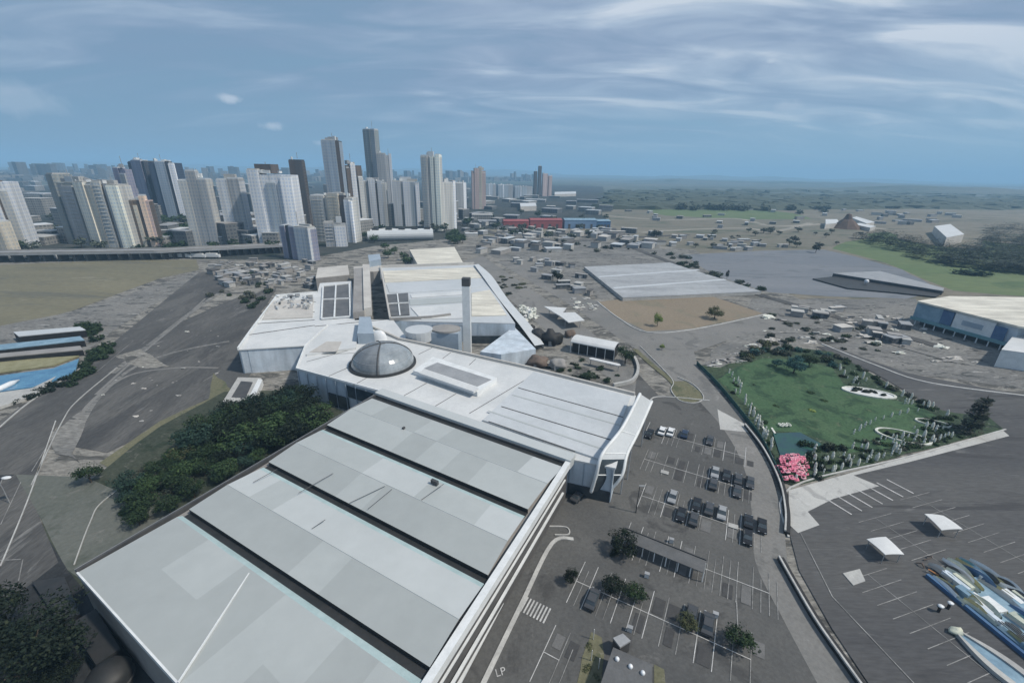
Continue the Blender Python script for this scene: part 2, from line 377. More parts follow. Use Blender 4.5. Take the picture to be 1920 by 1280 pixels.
GM['darkgrass'] = ground('dark_rough_grass', [(.042, .052, .038), (.062, .07, .05), (.03, .042, .028), (.13, .13, .115)], .05, .14, 1.2, fine=.3)
GM['wedge'] = ground('worn_grey_green_ground', [(.105, .115, .10), (.125, .132, .118), (.085, .095, .08), (.17, .17, .155)], .05, .12, 1.2, fine=.14)
GM['turf'] = ground('bright_turf', [(.05, .105, .05), (.068, .118, .06), (.03, .064, .034), (.105, .125, .075)], .06, .11, 1.6, fine=.3, patch=(.5, .6), bump=.05)
GM['bed'] = ground('planting_bed', [(.035, .06, .035), (.055, .08, .045), (.02, .03, .022), (.30, .31, .27)], .08, .35, 2.0, fine=.35, bump=.15)
GM['meadow'] = ground('green_meadow', [(.10, .145, .065), (.125, .16, .075), (.08, .12, .055), (.15, .165, .09)], .008, .02, .2, stretch=(.4, 1.3, 1), fine=.15)
GM['far_dirt'] = ground('far_dry_ground', [(.175, .16, .125), (.15, .145, .115), (.085, .10, .07), (.26, .245, .20)], .012, .03, .3, stretch=(.35, 1.5, 1), fine=.2, bump=0)
GM['dirt'] = ground('tan_dirt', [(.235, .195, .145), (.21, .175, .13), (.19, .17, .125), (.25, .22, .165)], .02, .06, .9, fine=.14)
GM['sand'] = ground('pale_track', [(.30, .28, .24), (.25, .235, .20), (.15, .15, .12), (.40, .38, .34)], .01, .04, .3, stretch=(.4, 1.4, 1), fine=.25, bump=0)
GM['scrub'] = ground('brown_scrub', [(.17, .155, .12), (.20, .185, .15), (.085, .095, .07), (.30, .285, .25)], .006, .025, .2, stretch=(.35, 1.3, 1), fine=.25, bump=0)
GM['pave'] = ground('pale_paving', [(.40, .40, .385), (.46, .46, .44), (.33, .33, .32), (.5, .5, .49)], .05, .2, 2, fine=.08, bump=.02)
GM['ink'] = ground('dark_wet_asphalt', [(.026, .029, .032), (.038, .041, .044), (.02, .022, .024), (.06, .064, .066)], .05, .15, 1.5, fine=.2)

# ------------------------------------------------------------------ terrain and ground sheets
def terrain():
    mb = MB(); xs = [-16000+i*500 for i in range(65)]
    ys = [-200, 0, 300, 600, 900, 1200, 1500, 1800, 2200, 2700, 3300, 4000, 5000, 6000, 7500, 9000, 11000, 13000, 15000]
    idx = {}
    for j, y in enumerate(ys):
        for i, x in enumerate(xs):
            h = -.12
            if y >= 1500:
                a = min(1, (y-1200)/3000.)
                h += a*22*max(0, noise.noise(Vector((x/2600, y/1500, 1.3)))+.15)
            idx[i, j] = len(mb.v); mb.v.append((x, y, h))
    for j in range(len(ys)-1):
        for i in range(len(xs)-1):
            mb.f.append((idx[i, j], idx[i+1, j], idx[i+1, j+1], idx[i, j+1])); mb.mi.append(0)
    tag(mb.build('ground', GM['terrain'], smooth=True), kind='structure')
terrain()
def hill_ridge(name, pts, depth, m):
    """pts: list of (x, y, height) crest points at real distance; a rounded ridge."""
    mb = MB(); prof = [(-1, 0), (-.7, .45), (-.35, .85), (0, 1), (.4, .8), (1, 0)]
    rows = []
    for i, (x, y, h) in enumerate(pts):
        rows.append(len(mb.v))
        for q, r in prof:
            k = 1+.25*noise.noise(Vector((x/300, y/300, q)))
            mb.v.append((x, y+q*depth, -2+h*r*k))
    for a, b in zip(rows, rows[1:]):
        for k in range(len(prof)-1):
            mb.f.append((a+k, b+k, b+k+1, a+k+1)); mb.mi.append(0)
    tag(mb.build(name, m, smooth=True), kind='structure')
def ridge(x0, x1, y, h, seed, n=40):
    out = []
    for i in range(n):
        t = i/(n-1); x = x0+(x1-x0)*t; e = min(1, min(t, 1-t)*6)
        out.append((x, y+200*math.sin(t*5+seed), h*e*(.65+.5*noise.noise(Vector((x/900, seed, 0)))+.18*noise.noise(Vector((x/250, seed, 2))))))
    return out
hill_ridge('hills', ridge(-14000, 2500, 11500, 150, 1.2, 80), 1500, GM['terrain'])
hill_ridge('hills', ridge(300, 9000, 9500, 75, 4.7, 60), 1300, GM['terrain'])
hill_ridge('hills', ridge(1500, 5600, 2700, 42, 9.1, 60), 330, GM['terrain'])
hill_ridge('hills', ridge(900, 4200, 4300, 38, 2.4, 50), 500, GM['terrain'])

ZL = [0.0]
def jag(poly, amp, step):
    out = []; n = len(poly)
    for i in range(n):
        a, b = Vector((*poly[i], 0)), Vector((*poly[(i+1) % n], 0)); k = max(1, int((b-a).length/step))
        k = min(k, 40)
        nrm = Vector((-(b-a).y, (b-a).x, 0)).normalized()
        for j in range(k):
            p = a.lerp(b, j/k)
            if j or True: p = p+nrm*amp*(noise.noise(Vector((p.x*.9/step, p.y*.9/step, 3)))*1.2)
            out.append((p.x, p.y))
    return out
def sheet(name, px, m, amp=0.0, step=8.0, dz=.006):
    ZL[0] += dz; poly = W2(px)
    if amp: poly = jag(poly, amp, step)
    mb = MB(); mb.face([(x, y, ZL[0]) for x, y in ccw(poly)])
    return tag(mb.build(name, GM[m]), kind='structure')
def strip_world(pts, w, closed=False):
    pts = [Vector((p[0], p[1], 0)) for p in pts]; l, r = [], []
    for i, p in enumerate(pts):
        d = (pts[min(i+1, len(pts)-1)]-pts[max(i-1, 0)]).normalized(); nrm = Vector((-d.y, d.x, 0))
        l.append(p+nrm*w/2); r.append(p-nrm*w/2)
    return l, r
def spline(px, k=6, z=0.0):
    p = [G(x, y, z) for x, y in px]; out = []
    for i in range(len(p)-1):
        p0 = p[max(i-1, 0)]; p1 = p[i]; p2 = p[i+1]; p3 = p[min(i+2, len(p)-1)]
        for j in range(k):
            t = j/k; out.append(.5*((2*p1)+(p2-p0)*t+(2*p0-5*p1+4*p2-p3)*t*t+(3*p1-p0-3*p2+p3)*t**3))
    out.append(p[-1]); return out
def strip(name, px, w, m, k=6):
    ZL[0] += .006; l, r = strip_world(spline(px, k), w); mb = MB(); z = ZL[0]
    for i in range(len(l)-1): mb.face([(r[i].x, r[i].y, z), (r[i+1].x, r[i+1].y, z), (l[i+1].x, l[i+1].y, z), (l[i].x, l[i].y, z)])
    return tag(mb.build(name, GM[m]), kind='structure')

sheet('open_scrub', [(1130, 375), (1960, 380), (2000, 640), (1300, 700), (860, 500), (860, 420)], 'scrub', 12, 60)
sheet('city_ground', [(-200, 336), (900, 334), (1130, 350), (1150, 410), (900, 430), (880, 490), (500, 500), (-200, 490)], 'city', 10, 60)
sheet('bare_ground', [(-300, 476), (560, 488), (700, 462), (860, 446), (1150, 430), (1300, 470), (1500, 560), (1750, 640), (1990, 700), (2300, 1500), (-600, 1500)], 'bare', 5, 25)
sheet('sandy_flat', [(1130, 398), (1240, 388), (1400, 392), (1530, 408), (1600, 432), (1480, 445), (1300, 432), (1150, 424)], 'far_dirt', 14, 50)
sheet('meadow', [(1560, 466), (1610, 440), (1700, 432), (1990, 470), (2000, 560), (1882, 553), (1790, 545), (1660, 492)], 'meadow', 4, 30)
sheet('meadow', [(1180, 382), (1300, 378), (1490, 400), (1520, 410), (1400, 412), (1240, 404)], 'meadow', 15, 60)
sheet('dirt_lot', [(1440, 432), (1600, 430), (1640, 445), (1560, 458), (1530, 470), (1420, 455)], 'far_dirt', 6, 30)
sheet('dirt_lot', [(1180, 440), (1290, 430), (1420, 440), (1520, 465), (1320, 470), (1190, 455)], 'far_dirt', 8, 30)
strip('pale_track', [(1140, 405), (1250, 412), (1380, 410), (1450, 424), (1560, 420), (1660, 430)], 13, 'sand')
strip('pale_track', [(1200, 436), (1300, 430), (1400, 428), (1452, 434), (1520, 418)], 10, 'sand')
sheet('paved_plaza', [(1275, 478), (1430, 470), (1545, 468), (1600, 480), (1690, 505), (1768, 546), (1700, 560), (1560, 556), (1440, 548), (1350, 520)], 'plaza', 1, 20)
sheet('broken_ground', [(880, 470), (1100, 452), (1270, 470), (1340, 520), (1260, 545), (1120, 560), (1000, 500)], 'bare2', 4, 15)
sheet('broken_ground', [(1410, 560), (1560, 560), (1720, 560), (1720, 600), (1900, 660), (1990, 740), (1700, 700), (1540, 640), (1420, 660), (1360, 690), (1310, 690), (1380, 620)], 'bare2', 3, 10)
sheet('street', [(985, 490), (1060, 545), (1120, 566), (1150, 590), (1205, 618), (1300, 617), (1425, 590), (1560, 565), (1560, 600), (1400, 625), (1300, 660), (1310, 690), (1330, 715), (1395, 790), (1440, 880), (1400, 880), (1330, 780), (1240, 700), (1200, 660), (1110, 600), (1050, 560), (930, 490)], 'street', .6, 12)
sheet('dirt_lot', [(1122, 566), (1200, 556), (1320, 551), (1432, 588), (1300, 616), (1212, 621), (1160, 596)], 'dirt', .8, 8)
sheet('street', [(870, 490), (905, 480), (1080, 600), (1200, 700), (1230, 760), (1190, 790), (1180, 740), (1000, 600)], 'street', .8, 10)
sheet('tan_field', [(-120, 502), (215, 488), (368, 487), (374, 506), (300, 522), (228, 548), (100, 596), (-150, 650)], 'field', 1.5, 14)
sheet('gravel_ground', [(-150, 640), (110, 590), (240, 552), (372, 508), (385, 520), (280, 575), (190, 640), (100, 690), (-150, 700)], 'bare2', 2, 12)
sheet('road', [(-80, 840), (60, 750), (150, 690), (215, 640), (300, 570), (372, 512), (430, 505), (440, 530), (330, 610), (250, 680), (150, 745), (95, 815), (60, 900), (-60, 1060)], 'road', .5, 12)
sheet('asphalt_lot', [(135, 745), (215, 690), (300, 620), (440, 560), (520, 540), (455, 640), (438, 710), (400, 752), (300, 800), (200, 850), (95, 830)], 'road', .8, 8)
strip('gravel_ground', [(150, 800), (185, 745), (250, 690), (330, 660), (430, 640)], 1.6, 'bare2')
strip('gravel_ground', [(130, 830), (165, 760), (240, 705), (330, 690), (410, 690)], 1.1, 'street')
strip('gravel_ground', [(210, 700), (290, 640), (360, 585), (420, 545), (460, 530)], 2.6, 'bare2')
strip('gravel_ground', [(180, 740), (260, 668), (330, 610), (385, 560)], 1.0, 'street')
sheet('gravel_patch', [(215, 668), (262, 655), (290, 672), (320, 690), (262, 690)], 'bare', 1.0, 4)
sheet('gravel_patch', [(100, 812), (150, 770), (160, 790), (140, 850), (150, 870), (95, 838)], 'bare2', 1.0, 4)
sheet('service_road', [(440, 640), (470, 700), (430, 760), (370, 770), (400, 720)], 'lot', .4, 8)
sheet('verge', [(185, 868), (300, 790), (392, 748), (400, 700), (440, 735), (360, 790), (250, 850), (205, 880)], 'verge', .8, 5)
sheet('rough_grass', [(130, 930), (205, 872), (300, 800), (420, 735), (560, 730), (660, 780), (380, 960), (150, 1110), (60, 1000)], 'darkgrass', .8, 6)
sheet('worn_ground', [(28, 890), (160, 895), (330, 968), (150, 1085), (125, 1068), (70, 960)], 'wedge', .1, 6)  # paler wedge paints a change of shading across the ground
sheet('dark_asphalt', [(-150, 900), (28, 890), (60, 960), (128, 1070), (160, 1110), (420, 1400), (-400, 1500)], 'ink', .1, 8)  # building shadow is put into the near-black colour of this sheet
sheet('asphalt_lot', [(-60, 930), (30, 890), (70, 960), (110, 1055), (40, 1110), (-80, 1150)], 'road', .1, 8)
LOT = [(1195, 700), (1235, 742), (1335, 752), (1392, 800), (1425, 860), (1452, 940), (1462, 1060), (1530, 1180), (1620, 1330), (760, 1330), (900, 1130), (1010, 960), (1050, 900), (1150, 900), (1185, 790)]
sheet('parking_lot', LOT, 'lot', 0)
strip('street', [(1320, 745), (1375, 805), (1418, 880), (1438, 970), (1448, 1060), (1500, 1160), (1580, 1300)], 6.0, 'street')
sheet('parking_deck', [(1480, 1000), (1500, 915), (1700, 860), (1900, 812), (2050, 800), (2400, 1450), (1660, 1330), (1560, 1180), (1498, 1070)], 'lot2', 0)
sheet('road', [(1560, 650), (1700, 700), (1990, 755), (1990, 850), (1880, 812), (1830, 790), (1760, 772), (1640, 700), (1530, 650)], 'lot2', .6, 10)
sheet('pavement', [(1478, 920), (1880, 808), (1892, 818), (1700, 868), (1600, 892), (1648, 912), (1562, 936), (1514, 960), (1536, 985), (1496, 1000), (1480, 985)], 'pave', 0)
sheet('pavement', [(1345, 768), (1395, 795), (1412, 812), (1350, 806)], 'pave', 0)
GARD = [(1308, 684), (1350, 690), (1400, 668), (1470, 650), (1560, 660), (1640, 705), (1740, 765), (1790, 775), (1850, 780), (1882, 806), (1700, 852), (1490, 912), (1470, 905), (1440, 835), (1380, 760)]
sheet('planting_bed', GARD, 'bed', .5, 5)
sheet('turf', [(1345, 712), (1380, 690), (1430, 672), (1500, 676), (1560, 690), (1580, 720), (1640, 745), (1720, 760), (1770, 790), (1700, 838), (1590, 850), (1560, 830), (1500, 812), (1440, 808), (1400, 760)], 'turf', .6, 4)
sheet('grass_island', [(1258, 716), (1285, 715), (1312, 735), (1318, 748), (1302, 756), (1275, 752), (1260, 738)], 'verge', .1, 3)
strip('grass_island', [(1190, 655), (1222, 684), (1256, 712), (1275, 735)], 2.2, 'verge')

sheet('grass_strip', [(1108, 1186), (1128, 1196), (1132, 1230), (1125, 1300), (1078, 1300), (1092, 1235)], 'verge', .2, 1.5)
sheet('grass_strip', [(1226, 1246), (1244, 1256), (1250, 1310), (1226, 1310)], 'verge', .1, 1.5)
# kerbs and painted lines
def kerb(px, w=.3, h=.13, m='kerb', k=6, name='kerb'):
    l, r = strip_world(spline(px, k), w); mb = MB(); z0 = 0; z1 = ZL[0]+h
    for i in range(len(l)-1): mb.prism([(r[i].x, r[i].y), (r[i+1].x, r[i+1].y), (l[i+1].x, l[i+1].y), (l[i].x, l[i].y)], z0, z1)
    return tag(mb.build(name, M[m]), kind='structure')
kerb([(905, 1285), (975, 1140), (1035, 1020), (1075, 1012)], .75, .12)
kerb([(1190, 790), (1215, 765), (1232, 745), (1330, 752)], .35)
kerb([(1200, 650), (1240, 690), (1262, 716), (1258, 732), (1275, 752), (1305, 756), (1319, 745), (1300, 722), (1270, 708)], .25)
kerb([(1120, 566), (1160, 597), (1212, 623), (1300, 618), (1434, 590)], .6)
kerb([(1540, 645), (1640, 685), (1740, 718), (1940, 745)], .8)
kerb([(1478, 1008), (1482, 915), (1700, 858), (1885, 806)], .4)
kerb([(60, 910), (118, 790), (148, 750), (220, 690)], .22, .1, 'concrete')
kerb([(105, 790), (60, 920), (20, 1020), (2, 1062)], .2, .1)
kerb([(140, 1060), (170, 980), (195, 940), (280, 880)], .18, .1, 'concrete')
kerb([(0, 802), (60, 752), (150, 692)], .3)
kerb([(1030, 988), (1062, 990), (1066, 1003), (1040, 1004)], .25)
ZM = ZL[0]+.016
def line(mb, a, b, w=.14, z=None, m=0):
    a = Vector((a[0], a[1], 0)); b = Vector((b[0], b[1], 0)); d = (b-a).normalized(); n_ = Vector((-d.y, d.x, 0))*w/2; z = z or ZM
    mb.face([(*(a-n_)[:2], z), (*(b-n_)[:2], z), (*(b+n_)[:2], z), (*(a+n_)[:2], z)], m)
A1 = math.radians(62); av = Vector((math.cos(A1), math.sin(A1), 0)); bv = Vector((math.sin(A1), -math.cos(A1), 0))
STALL = [(1200, 765), (1335, 770), (1400, 830), (1430, 960), (1436, 1060), (1500, 1180), (1560, 1300), (960, 1300), (1010, 1110), (1120, 1010), (1180, 1000), (1195, 850)]
mk = MB(); car_spots = []
for ca in (43.5, 58, 72.5, 87, 101.5, 116):
    row = []
    b = -40.0
    while b < 60:
        c = av*ca+bv*b; b += 2.6
        p1 = c-av*4.9; p2 = c+av*4.9
        if inpoly(*P(p1.x, p1.y, 0), STALL) and inpoly(*P(p2.x, p2.y, 0), STALL):
            if random.random() < .95: line(mk, p1, p2, .13, m=random.choice((0, 1, 1)))
            if random.random() < .35: line(mk, p1+bv*1.3, p2+bv*1.3-av*random.uniform(0, 4), .1, z=ZM+.002, m=1)
            row.append(c)
            for s in (-1, 1):
                q = c+bv*1.3+av*s*2.5
                if inpoly(*P(q.x, q.y, 0), STALL): car_spots.append((q, s, ca))
    if row: line(mk, row[0], row[-1], .14, z=ZM+.004, m=0)
A2 = math.radians(17); cv = Vector((math.cos(A2), math.sin(A2), 0)); dv = Vector((math.sin(A2), -math.cos(A2), 0))
DECK = [(1590, 1000), (1640, 935), (1780, 900), (2100, 930), (2300, 1400), (1760, 1330), (1560, 1110)]
for cc in (70.5, 83, 99.5, 116):
    row = []
    for i in range(-40, 30):
        c = cv*cc+dv*(i*2.6); e = 2.4 if cc < 75 else 4.9
        p1 = c-cv*(0 if cc < 75 else e); p2 = c+cv*e*(2 if cc < 75 else 1)
        if inpoly(*P(p1.x, p1.y, 0), DECK) and inpoly(*P(p2.x, p2.y, 0), DECK):
            line(mk, p1, p2, .11, m=1); row.append(c)
    if row: line(mk, row[0], row[-1], .1, z=ZM+.004, m=1)
for q in range(7):      # hatched bays beside the pale pavement
    a = G(1548+q*19, 936-q*6); line(mk, a, a+Vector((2.4, -5.0, 0)), .35, z=ZM+.008, m=0)
for a_, b_ in (((1380, 1115), (1383, 1190)), ((5, 900), (-30, 1000)), ((40, 905), (2, 985)), ((0, 1052), (40, 1050)), ((44, 1050), (36, 1090)), ((112, 800), (60, 885)),
              ((1500, 1000), (1560, 1120)), ((1560, 1120), (1720, 1290)), ((250, 640), (180, 700)), ((330, 610), (250, 680))):
    line(mk, G(*a_), G(*b_), .16, z=ZM+.012, m=1)
for i in range(9):      # zebra hatching by the hall wall
    a = G(984+i*6, 1118+i*3); line(mk, a, a+av*-3.0, .28, z=ZM+.008)
tag(mk.build('road_markings', [M['paint'], M['paint_dim']]), kind='structure')
pk_ = MB(); rq = random.Random(8)
for q, s_, ca in car_spots:      # resurfaced and stained bays
    if rq.random() < .5: continue
    w0, w1, l0, l1 = rq.uniform(.5, 1.1), rq.uniform(.5, 1.1), rq.uniform(1.0, 2.2), rq.uniform(1.0, 2.2)
    pk_.face([(*(q-bv*w0-av*l0)[:2], ZM-.006), (*(q+bv*w1-av*l0)[:2], ZM-.006), (*(q+bv*w1+av*l1)[:2], ZM-.006), (*(q-bv*w0+av*l1)[:2], ZM-.006)], rq.choice((0, 0, 1)))
tag(pk_.build('resurfaced_bays', [M['tar'], M['tar2']]), kind='structure')
def flat_text(name, txt, px, size, rz, m, z, ext=0.0):
    cu_ = bpy.data.curves.new(name, 'FONT'); cu_.body = txt; cu_.size = size; cu_.extrude = ext; cu_.align_x = 'CENTER'
    to = bpy.data.objects.new('tmp', cu_); S.collection.objects.link(to)
    bpy.context.view_layer.update()
    me = bpy.data.meshes.new_from_object(to.evaluated_get(bpy.context.evaluated_depsgraph_get())); bpy.data.objects.remove(to)
    me.materials.clear(); me.materials.append(M[m])
    o = bpy.data.objects.new(name, me); S.collection.objects.link(o); g = G(*px); o.location = (g.x, g.y, z); o.rotation_euler = (0, 0, rz); return o
tag(flat_text('painted_road_letters', 'LP', (940, 1268), 1.6, .3, 'paint', ZM+.02), kind='structure')
GZ = ZL[0]

# ------------------------------------------------------------------ the grey exhibition hall in front
hall = thing('exhibition_hall', 'huge grey hall with stepped roof strips and white edge parapets in the foreground', 'hall', tuple(G(500, 1100)[:2])+(0,))
HT = 10.0
LP_ = [(145, 1073), (350, 962), (500, 872), (610, 802), (706, 742)]     # left edge of the roof, near to far
RP_ = [(335, 1282), (802, 1262), (912, 1087), (987, 962), (1062, 868)]
lw = [G(*p, HT) for p in LP_]; rw = [G(*p, HT) for p in RP_]
NEAR_R = G(802, 1262, HT) + (G(802, 1262, HT)-G(912, 1087, HT))*1.35
walls = MB(); outline = [lw[0], rw[0], NEAR_R, rw[4], lw[4]]
walls.prism([(p.x, p.y) for p in outline], 0, HT-.6)
walls.build('wall', M['taupe'], hall)
def q_roof(mb, a, b, c, d, za, zb, n, m_fn, rows=1):
    """quad a-b near edge, d-c far edge"""
    for j in range(rows):
        for i in range(n):
            u0, u1 = i/n, (i+1)/n; v0, v1 = j/rows, (j+1)/rows
            def pt(u, v):
                p = a.lerp(b, u).lerp(d.lerp(c, u), v); return (p.x, p.y, za+(zb-za)*v)
            mb.face([pt(u0, v0), pt(u1, v0), pt(u1, v1), pt(u0, v1)], m_fn(i, j))
mats_h = [M['hall_a'], M['hall_b'], M['hall_c'], M['roof_white'], M['flash']]
patch = {0: [(0, 0), (0, 0)], }
for s in range(4):
    a, d = lw[s], lw[s+1]; b, c = (rw[s], rw[s+1])
    if s == 0: b = NEAR_R + (rw[0]-NEAR_R)*0.0
    g0 = .0 if s == 0 else .012; g1 = .93
    an, bn_ = a.lerp(d, g0+(.02 if s else 0)), b.lerp(c, g0+(.02 if s else 0)); dn, cn = a.lerp(d, .90), b.lerp(c, .90)
    am, bm = an.lerp(dn, .52), bn_.lerp(cn, .52)
    st = MB()
    if s == 0:
        # near strip: quad a, E, NEAR_R, split in pale patches
        e = rw[0]
        q_roof(st, a, e, e.lerp(dn.lerp(cn, .55), 1), dn, HT, HT+.35, 3, lambda i, j: (0, 0, 0, 0, 2, 0)[i+3*j], 2)
        q_roof(st, e, NEAR_R, cn, dn.lerp(cn, .55), HT, HT+.35, 4, lambda i, j: (2, 0, 2, 0, 2, 2, 0, 2)[i+4*j], 2)
    else:
        pick1 = {1: (0, 0, 0, 0, 2, 0, 0, 0), 2: (0, 0, 0, 2, 0, 0, 0, 0), 3: (2, 2, 2, 0, 2, 0, 2, 2)}[s]
        pick2 = {1: (1, 2, 1, 1, 1, 1, 1, 1), 2: (2, 2, 2, 1, 1, 2, 2, 1), 3: (2, 0, 0, 2, 0, 0, 0, 1)}[s]
        q_roof(st, an, bn_, bm, am, HT+.55, HT+.9, 8, lambda i, j: pick1[i])
        q_roof(st, am, bm, cn, dn, HT+.9, HT+.15, 8, lambda i, j: pick2[i])
    roof = st.build('roof_strip', mats_h, hall)
    if s:
        v = MB(); v.face([(an.x, an.y, HT-.6), (bn_.x, bn_.y, HT-.6), (bn_.x, bn_.y, HT+.55), (an.x, an.y, HT+.55)]); v.build('clerestory', M['gutter'], hall)
        rg = MB(); rg.tube([(am.x, am.y, HT+.92), (bm.x, bm.y, HT+.92)], .07, 5); rg.build('ridge_cap', M['hall_b'], roof)
    d2, c2 = a.lerp(d, .955), b.lerp(c, .955)
    if s < 3:
        fl = MB(); fl.face([(dn.x, dn.y, HT+(.35 if s == 0 else .15)), (cn.x, cn.y, HT+(.35 if s == 0 else .15)), (c2.x, c2.y, HT-.05), (d2.x, d2.y, HT-.05)]); fl.build('flashing', M['flash'], hall)
        nx_a, nx_b = lw[s+1].lerp(lw[s+2], .04), rw[s+1].lerp(rw[s+2], .04)
        gt = MB(); gt.face([(d2.x, d2.y, HT-.35), (c2.x, c2.y, HT-.35), (nx_b.x, nx_b.y, HT-.35), (nx_a.x, nx_a.y, HT-.35)]); gt.build('gutter', M['gutter'], hall)
    else:
        fl = MB(); fl.face([(dn.x, dn.y, HT+.14), (cn.x, cn.y, HT+.14), (c.x, c.y, HT-.3), (d.x, d.y, HT-.3)]); fl.build('gutter', M['gutter'], hall)
def beam(pts, w, z0, z1, name, m, parent):
    l, r = strip_world(pts, w); mb = MB()
    for i in range(len(l)-1): mb.prism([(r[i].x, r[i].y), (r[i+1].x, r[i+1].y), (l[i+1].x, l[i+1].y), (l[i].x, l[i].y)], z0, z1, bot=True)
    return mb.build(name, m, parent)
out = bv*.3
beam([NEAR_R+out, rw[4]+out+av*.8], 1.15, HT-1.1, HT+.5, 'parapet', M['trim'], hall)
beam([lw[4]-bv*.6+av*1.6, rw[4]+bv*.95+av*1.6], 3.0, HT-1.4, HT+.9, 'parapet', M['hall_b'], hall)
beam([lw[4]-bv*.6-av*.05, rw[4]-av*.05], .2, HT-1.4, HT+.25, 'coping', M['seam'], hall)
beam([lw[0]-bv*.35, lw[4]-bv*.35], .45, HT-1.0, HT+.35, 'parapet', M['seam'], hall)
beam([lw[0]-bv*.75, lw[4]-bv*.75], .3, HT-1.0, HT+.2, 'edge_rail', M['grey'], hall)
beam([lw[0], rw[0]], .25, HT-.8, HT+.12, 'edge_rail', M['trim'], hall)
beam([rw[0], dn.lerp(cn, 0) if False else rw[0].lerp(lw[1].lerp(rw[1], .38), .86)], .16, HT+.1, HT+.42, 'ridge_cap', M['trim'], hall)
beam([NEAR_R+bv*.5, rw[4]+bv*.5-av*1.5], .35, HT-3.4, HT-3.15, 'wall_rail', M['trim'], hall)
beam([NEAR_R+bv*1.0, rw[4]+bv*.6-av*2.5], .45, HT-6.2, HT-5.9, 'wall_rail', M['trim'], hall)
beam([NEAR_R+bv*1.5, rw[3]+bv*1.2-av*4], .5, .8, 1.1, 'wall_rail', M['trim'], hall)
beam([NEAR_R+bv*.2, rw[4]+bv*.2], .3, 0, HT-1.2, 'wall_cladding', M['umberwall'], hall)
# small roof hatches and a walkway crossing
for px, sx in (((815, 903), 1.6), ((757, 803), .5)):
    g = G(*px, HT+1); MB().box(g.x, g.y, HT+.5, sx, .6, .9, -.5).build('roof_hatch', M['seam'], hall)
for a_, b_ in (((585, 992), (610, 975)), ((655, 944), (722, 912)), ((690, 955), (735, 918)), ((790, 938), (832, 908)), ((475, 905), (520, 880)), ((560, 925), (625, 888))):
    p, q = G(*a_, HT+.8), G(*b_, HT+1); mb = MB(); mb.tube([(p.x, p.y, HT+.95), (q.x, q.y, HT+1.15)], .06, 5); mb.build('roof_seam', M['seam'], hall)
sp_ = [(lw[0]-bv*(3.5)).lerp(lw[4]-bv*3.5, t) for t in (.12, .8)]
wk = thing('service_walkway', 'narrow railed service walkway running along the left side of the grey hall', 'walkway', tuple(sp_[0]))
for k in (-1, 1): beam([sp_[0]+bv*k*1.1, sp_[1]+bv*k*1.1], .15, 4.4, 5.2, 'rail', M['grey'], wk)
beam(sp_, 2.0, 4.0, 4.3, 'deck', M['seam'], wk)
mb = MB()
for i in range(40):
    p = sp_[0].lerp(sp_[1], i/39); mb.box(p.x, p.y, 4.32, .12, 1.9, .1, A1)
    if i % 6 == 0: mb.box(p.x, p.y, 0, .3, .3, 4, A1)
mb.build('deck_bars', M['grey'], wk)

# ------------------------------------------------------------------ white centre building with the dome
def pxprism(name, px, z0, z1, m, parent, zt=None):
    mb = MB(); mb.prism(W2(px, zt if zt is not None else z1), z0, z1); return mb.build(name, m, parent)
cen = thing('domed_centre', 'white flat-roofed building with a glass dome between the grey hall and the back wings', 'building', tuple(G(720, 720)[:2])+(0,))
MR = [(556, 691), (573, 647), (615, 609), (690, 611), (748, 637), (800, 648), (995, 692), (1190, 741), (1152, 876), (1063, 858), (712, 733)]
ZC = 9.8
pxprism('wall', MR, 0, ZC-.5, M['panel'], cen, zt=ZC)
def inset(poly, d):
    c = Vector((sum(p[0] for p in poly)/len(poly), sum(p[1] for p in poly)/len(poly)))
    return [tuple(c+(Vector(p)-c)*(1-d/max(1e-6, (Vector(p)-c).length))) for p in poly]
mw = W2(MR, ZC); mb = MB(); mb.prism(inset(mw, -.35), ZC-.48, ZC); mb.build('roof', M['roof_white'], cen)
def par_loop(px, z0, z1, w, name, m, parent, closed=True, zp=None):
    pts = [G(*p, zp if zp is not None else z1) for p in px]
    if closed: pts = pts+[pts[0]]
    for a, b in zip(pts, pts[1:]):
        pass
    mb = MB()
    for a, b in zip(pts, pts[1:]):
        l, r = strip_world([a, b], w); mb.prism([tuple(r[0][:2]), tuple(r[1][:2]), tuple(l[1][:2]), tuple(l[0][:2])], z0, z1, bot=True)
    return mb.build(name, m, parent)
par_loop([(690, 611), (748, 637), (800, 648), (995, 692), (1190, 741)], ZC+.01, ZC+.9, .7, 'parapet', M['beige'], cen, False, zp=ZC)
par_loop([(712, 733), (556, 691), (573, 647), (615, 609), (690, 611)], ZC+.01, ZC+.35, .4, 'parapet', M['trim'], cen, False, zp=ZC)
GR = [(1000, 699), (1182, 746), (1138, 868), (905, 790)]
grp = W2(GR, ZC); mb = MB(); mb.prism(grp, ZC+.01, ZC+.5); g_roof = mb.build('grey_roof_panel', M['roof_pale'], cen)
def seamline(a_, b_, z, w, m, parent, h=.12):
    a, b = G(*a_, z), G(*b_, z); l, r = strip_world([a, b], w); mb = MB()
    mb.prism([tuple(r[0][:2]), tuple(r[1][:2]), tuple(l[1][:2]), tuple(l[0][:2])], z, z+h, bot=True); return mb.build('roof_seam', m, parent)
for a_, b_ in (((972, 727), (1168, 782)), ((940, 762), (1150, 826)), ((916, 790), (1078, 846))): seamline(a_, b_, ZC+.503, .22, M['seam'], g_roof)
for a_, b_ in (((915, 770), (1140, 845)), ((960, 740), (1165, 798))): seamline(a_, b_, ZC+.503, .5, M['hall_c'], g_roof, .05)
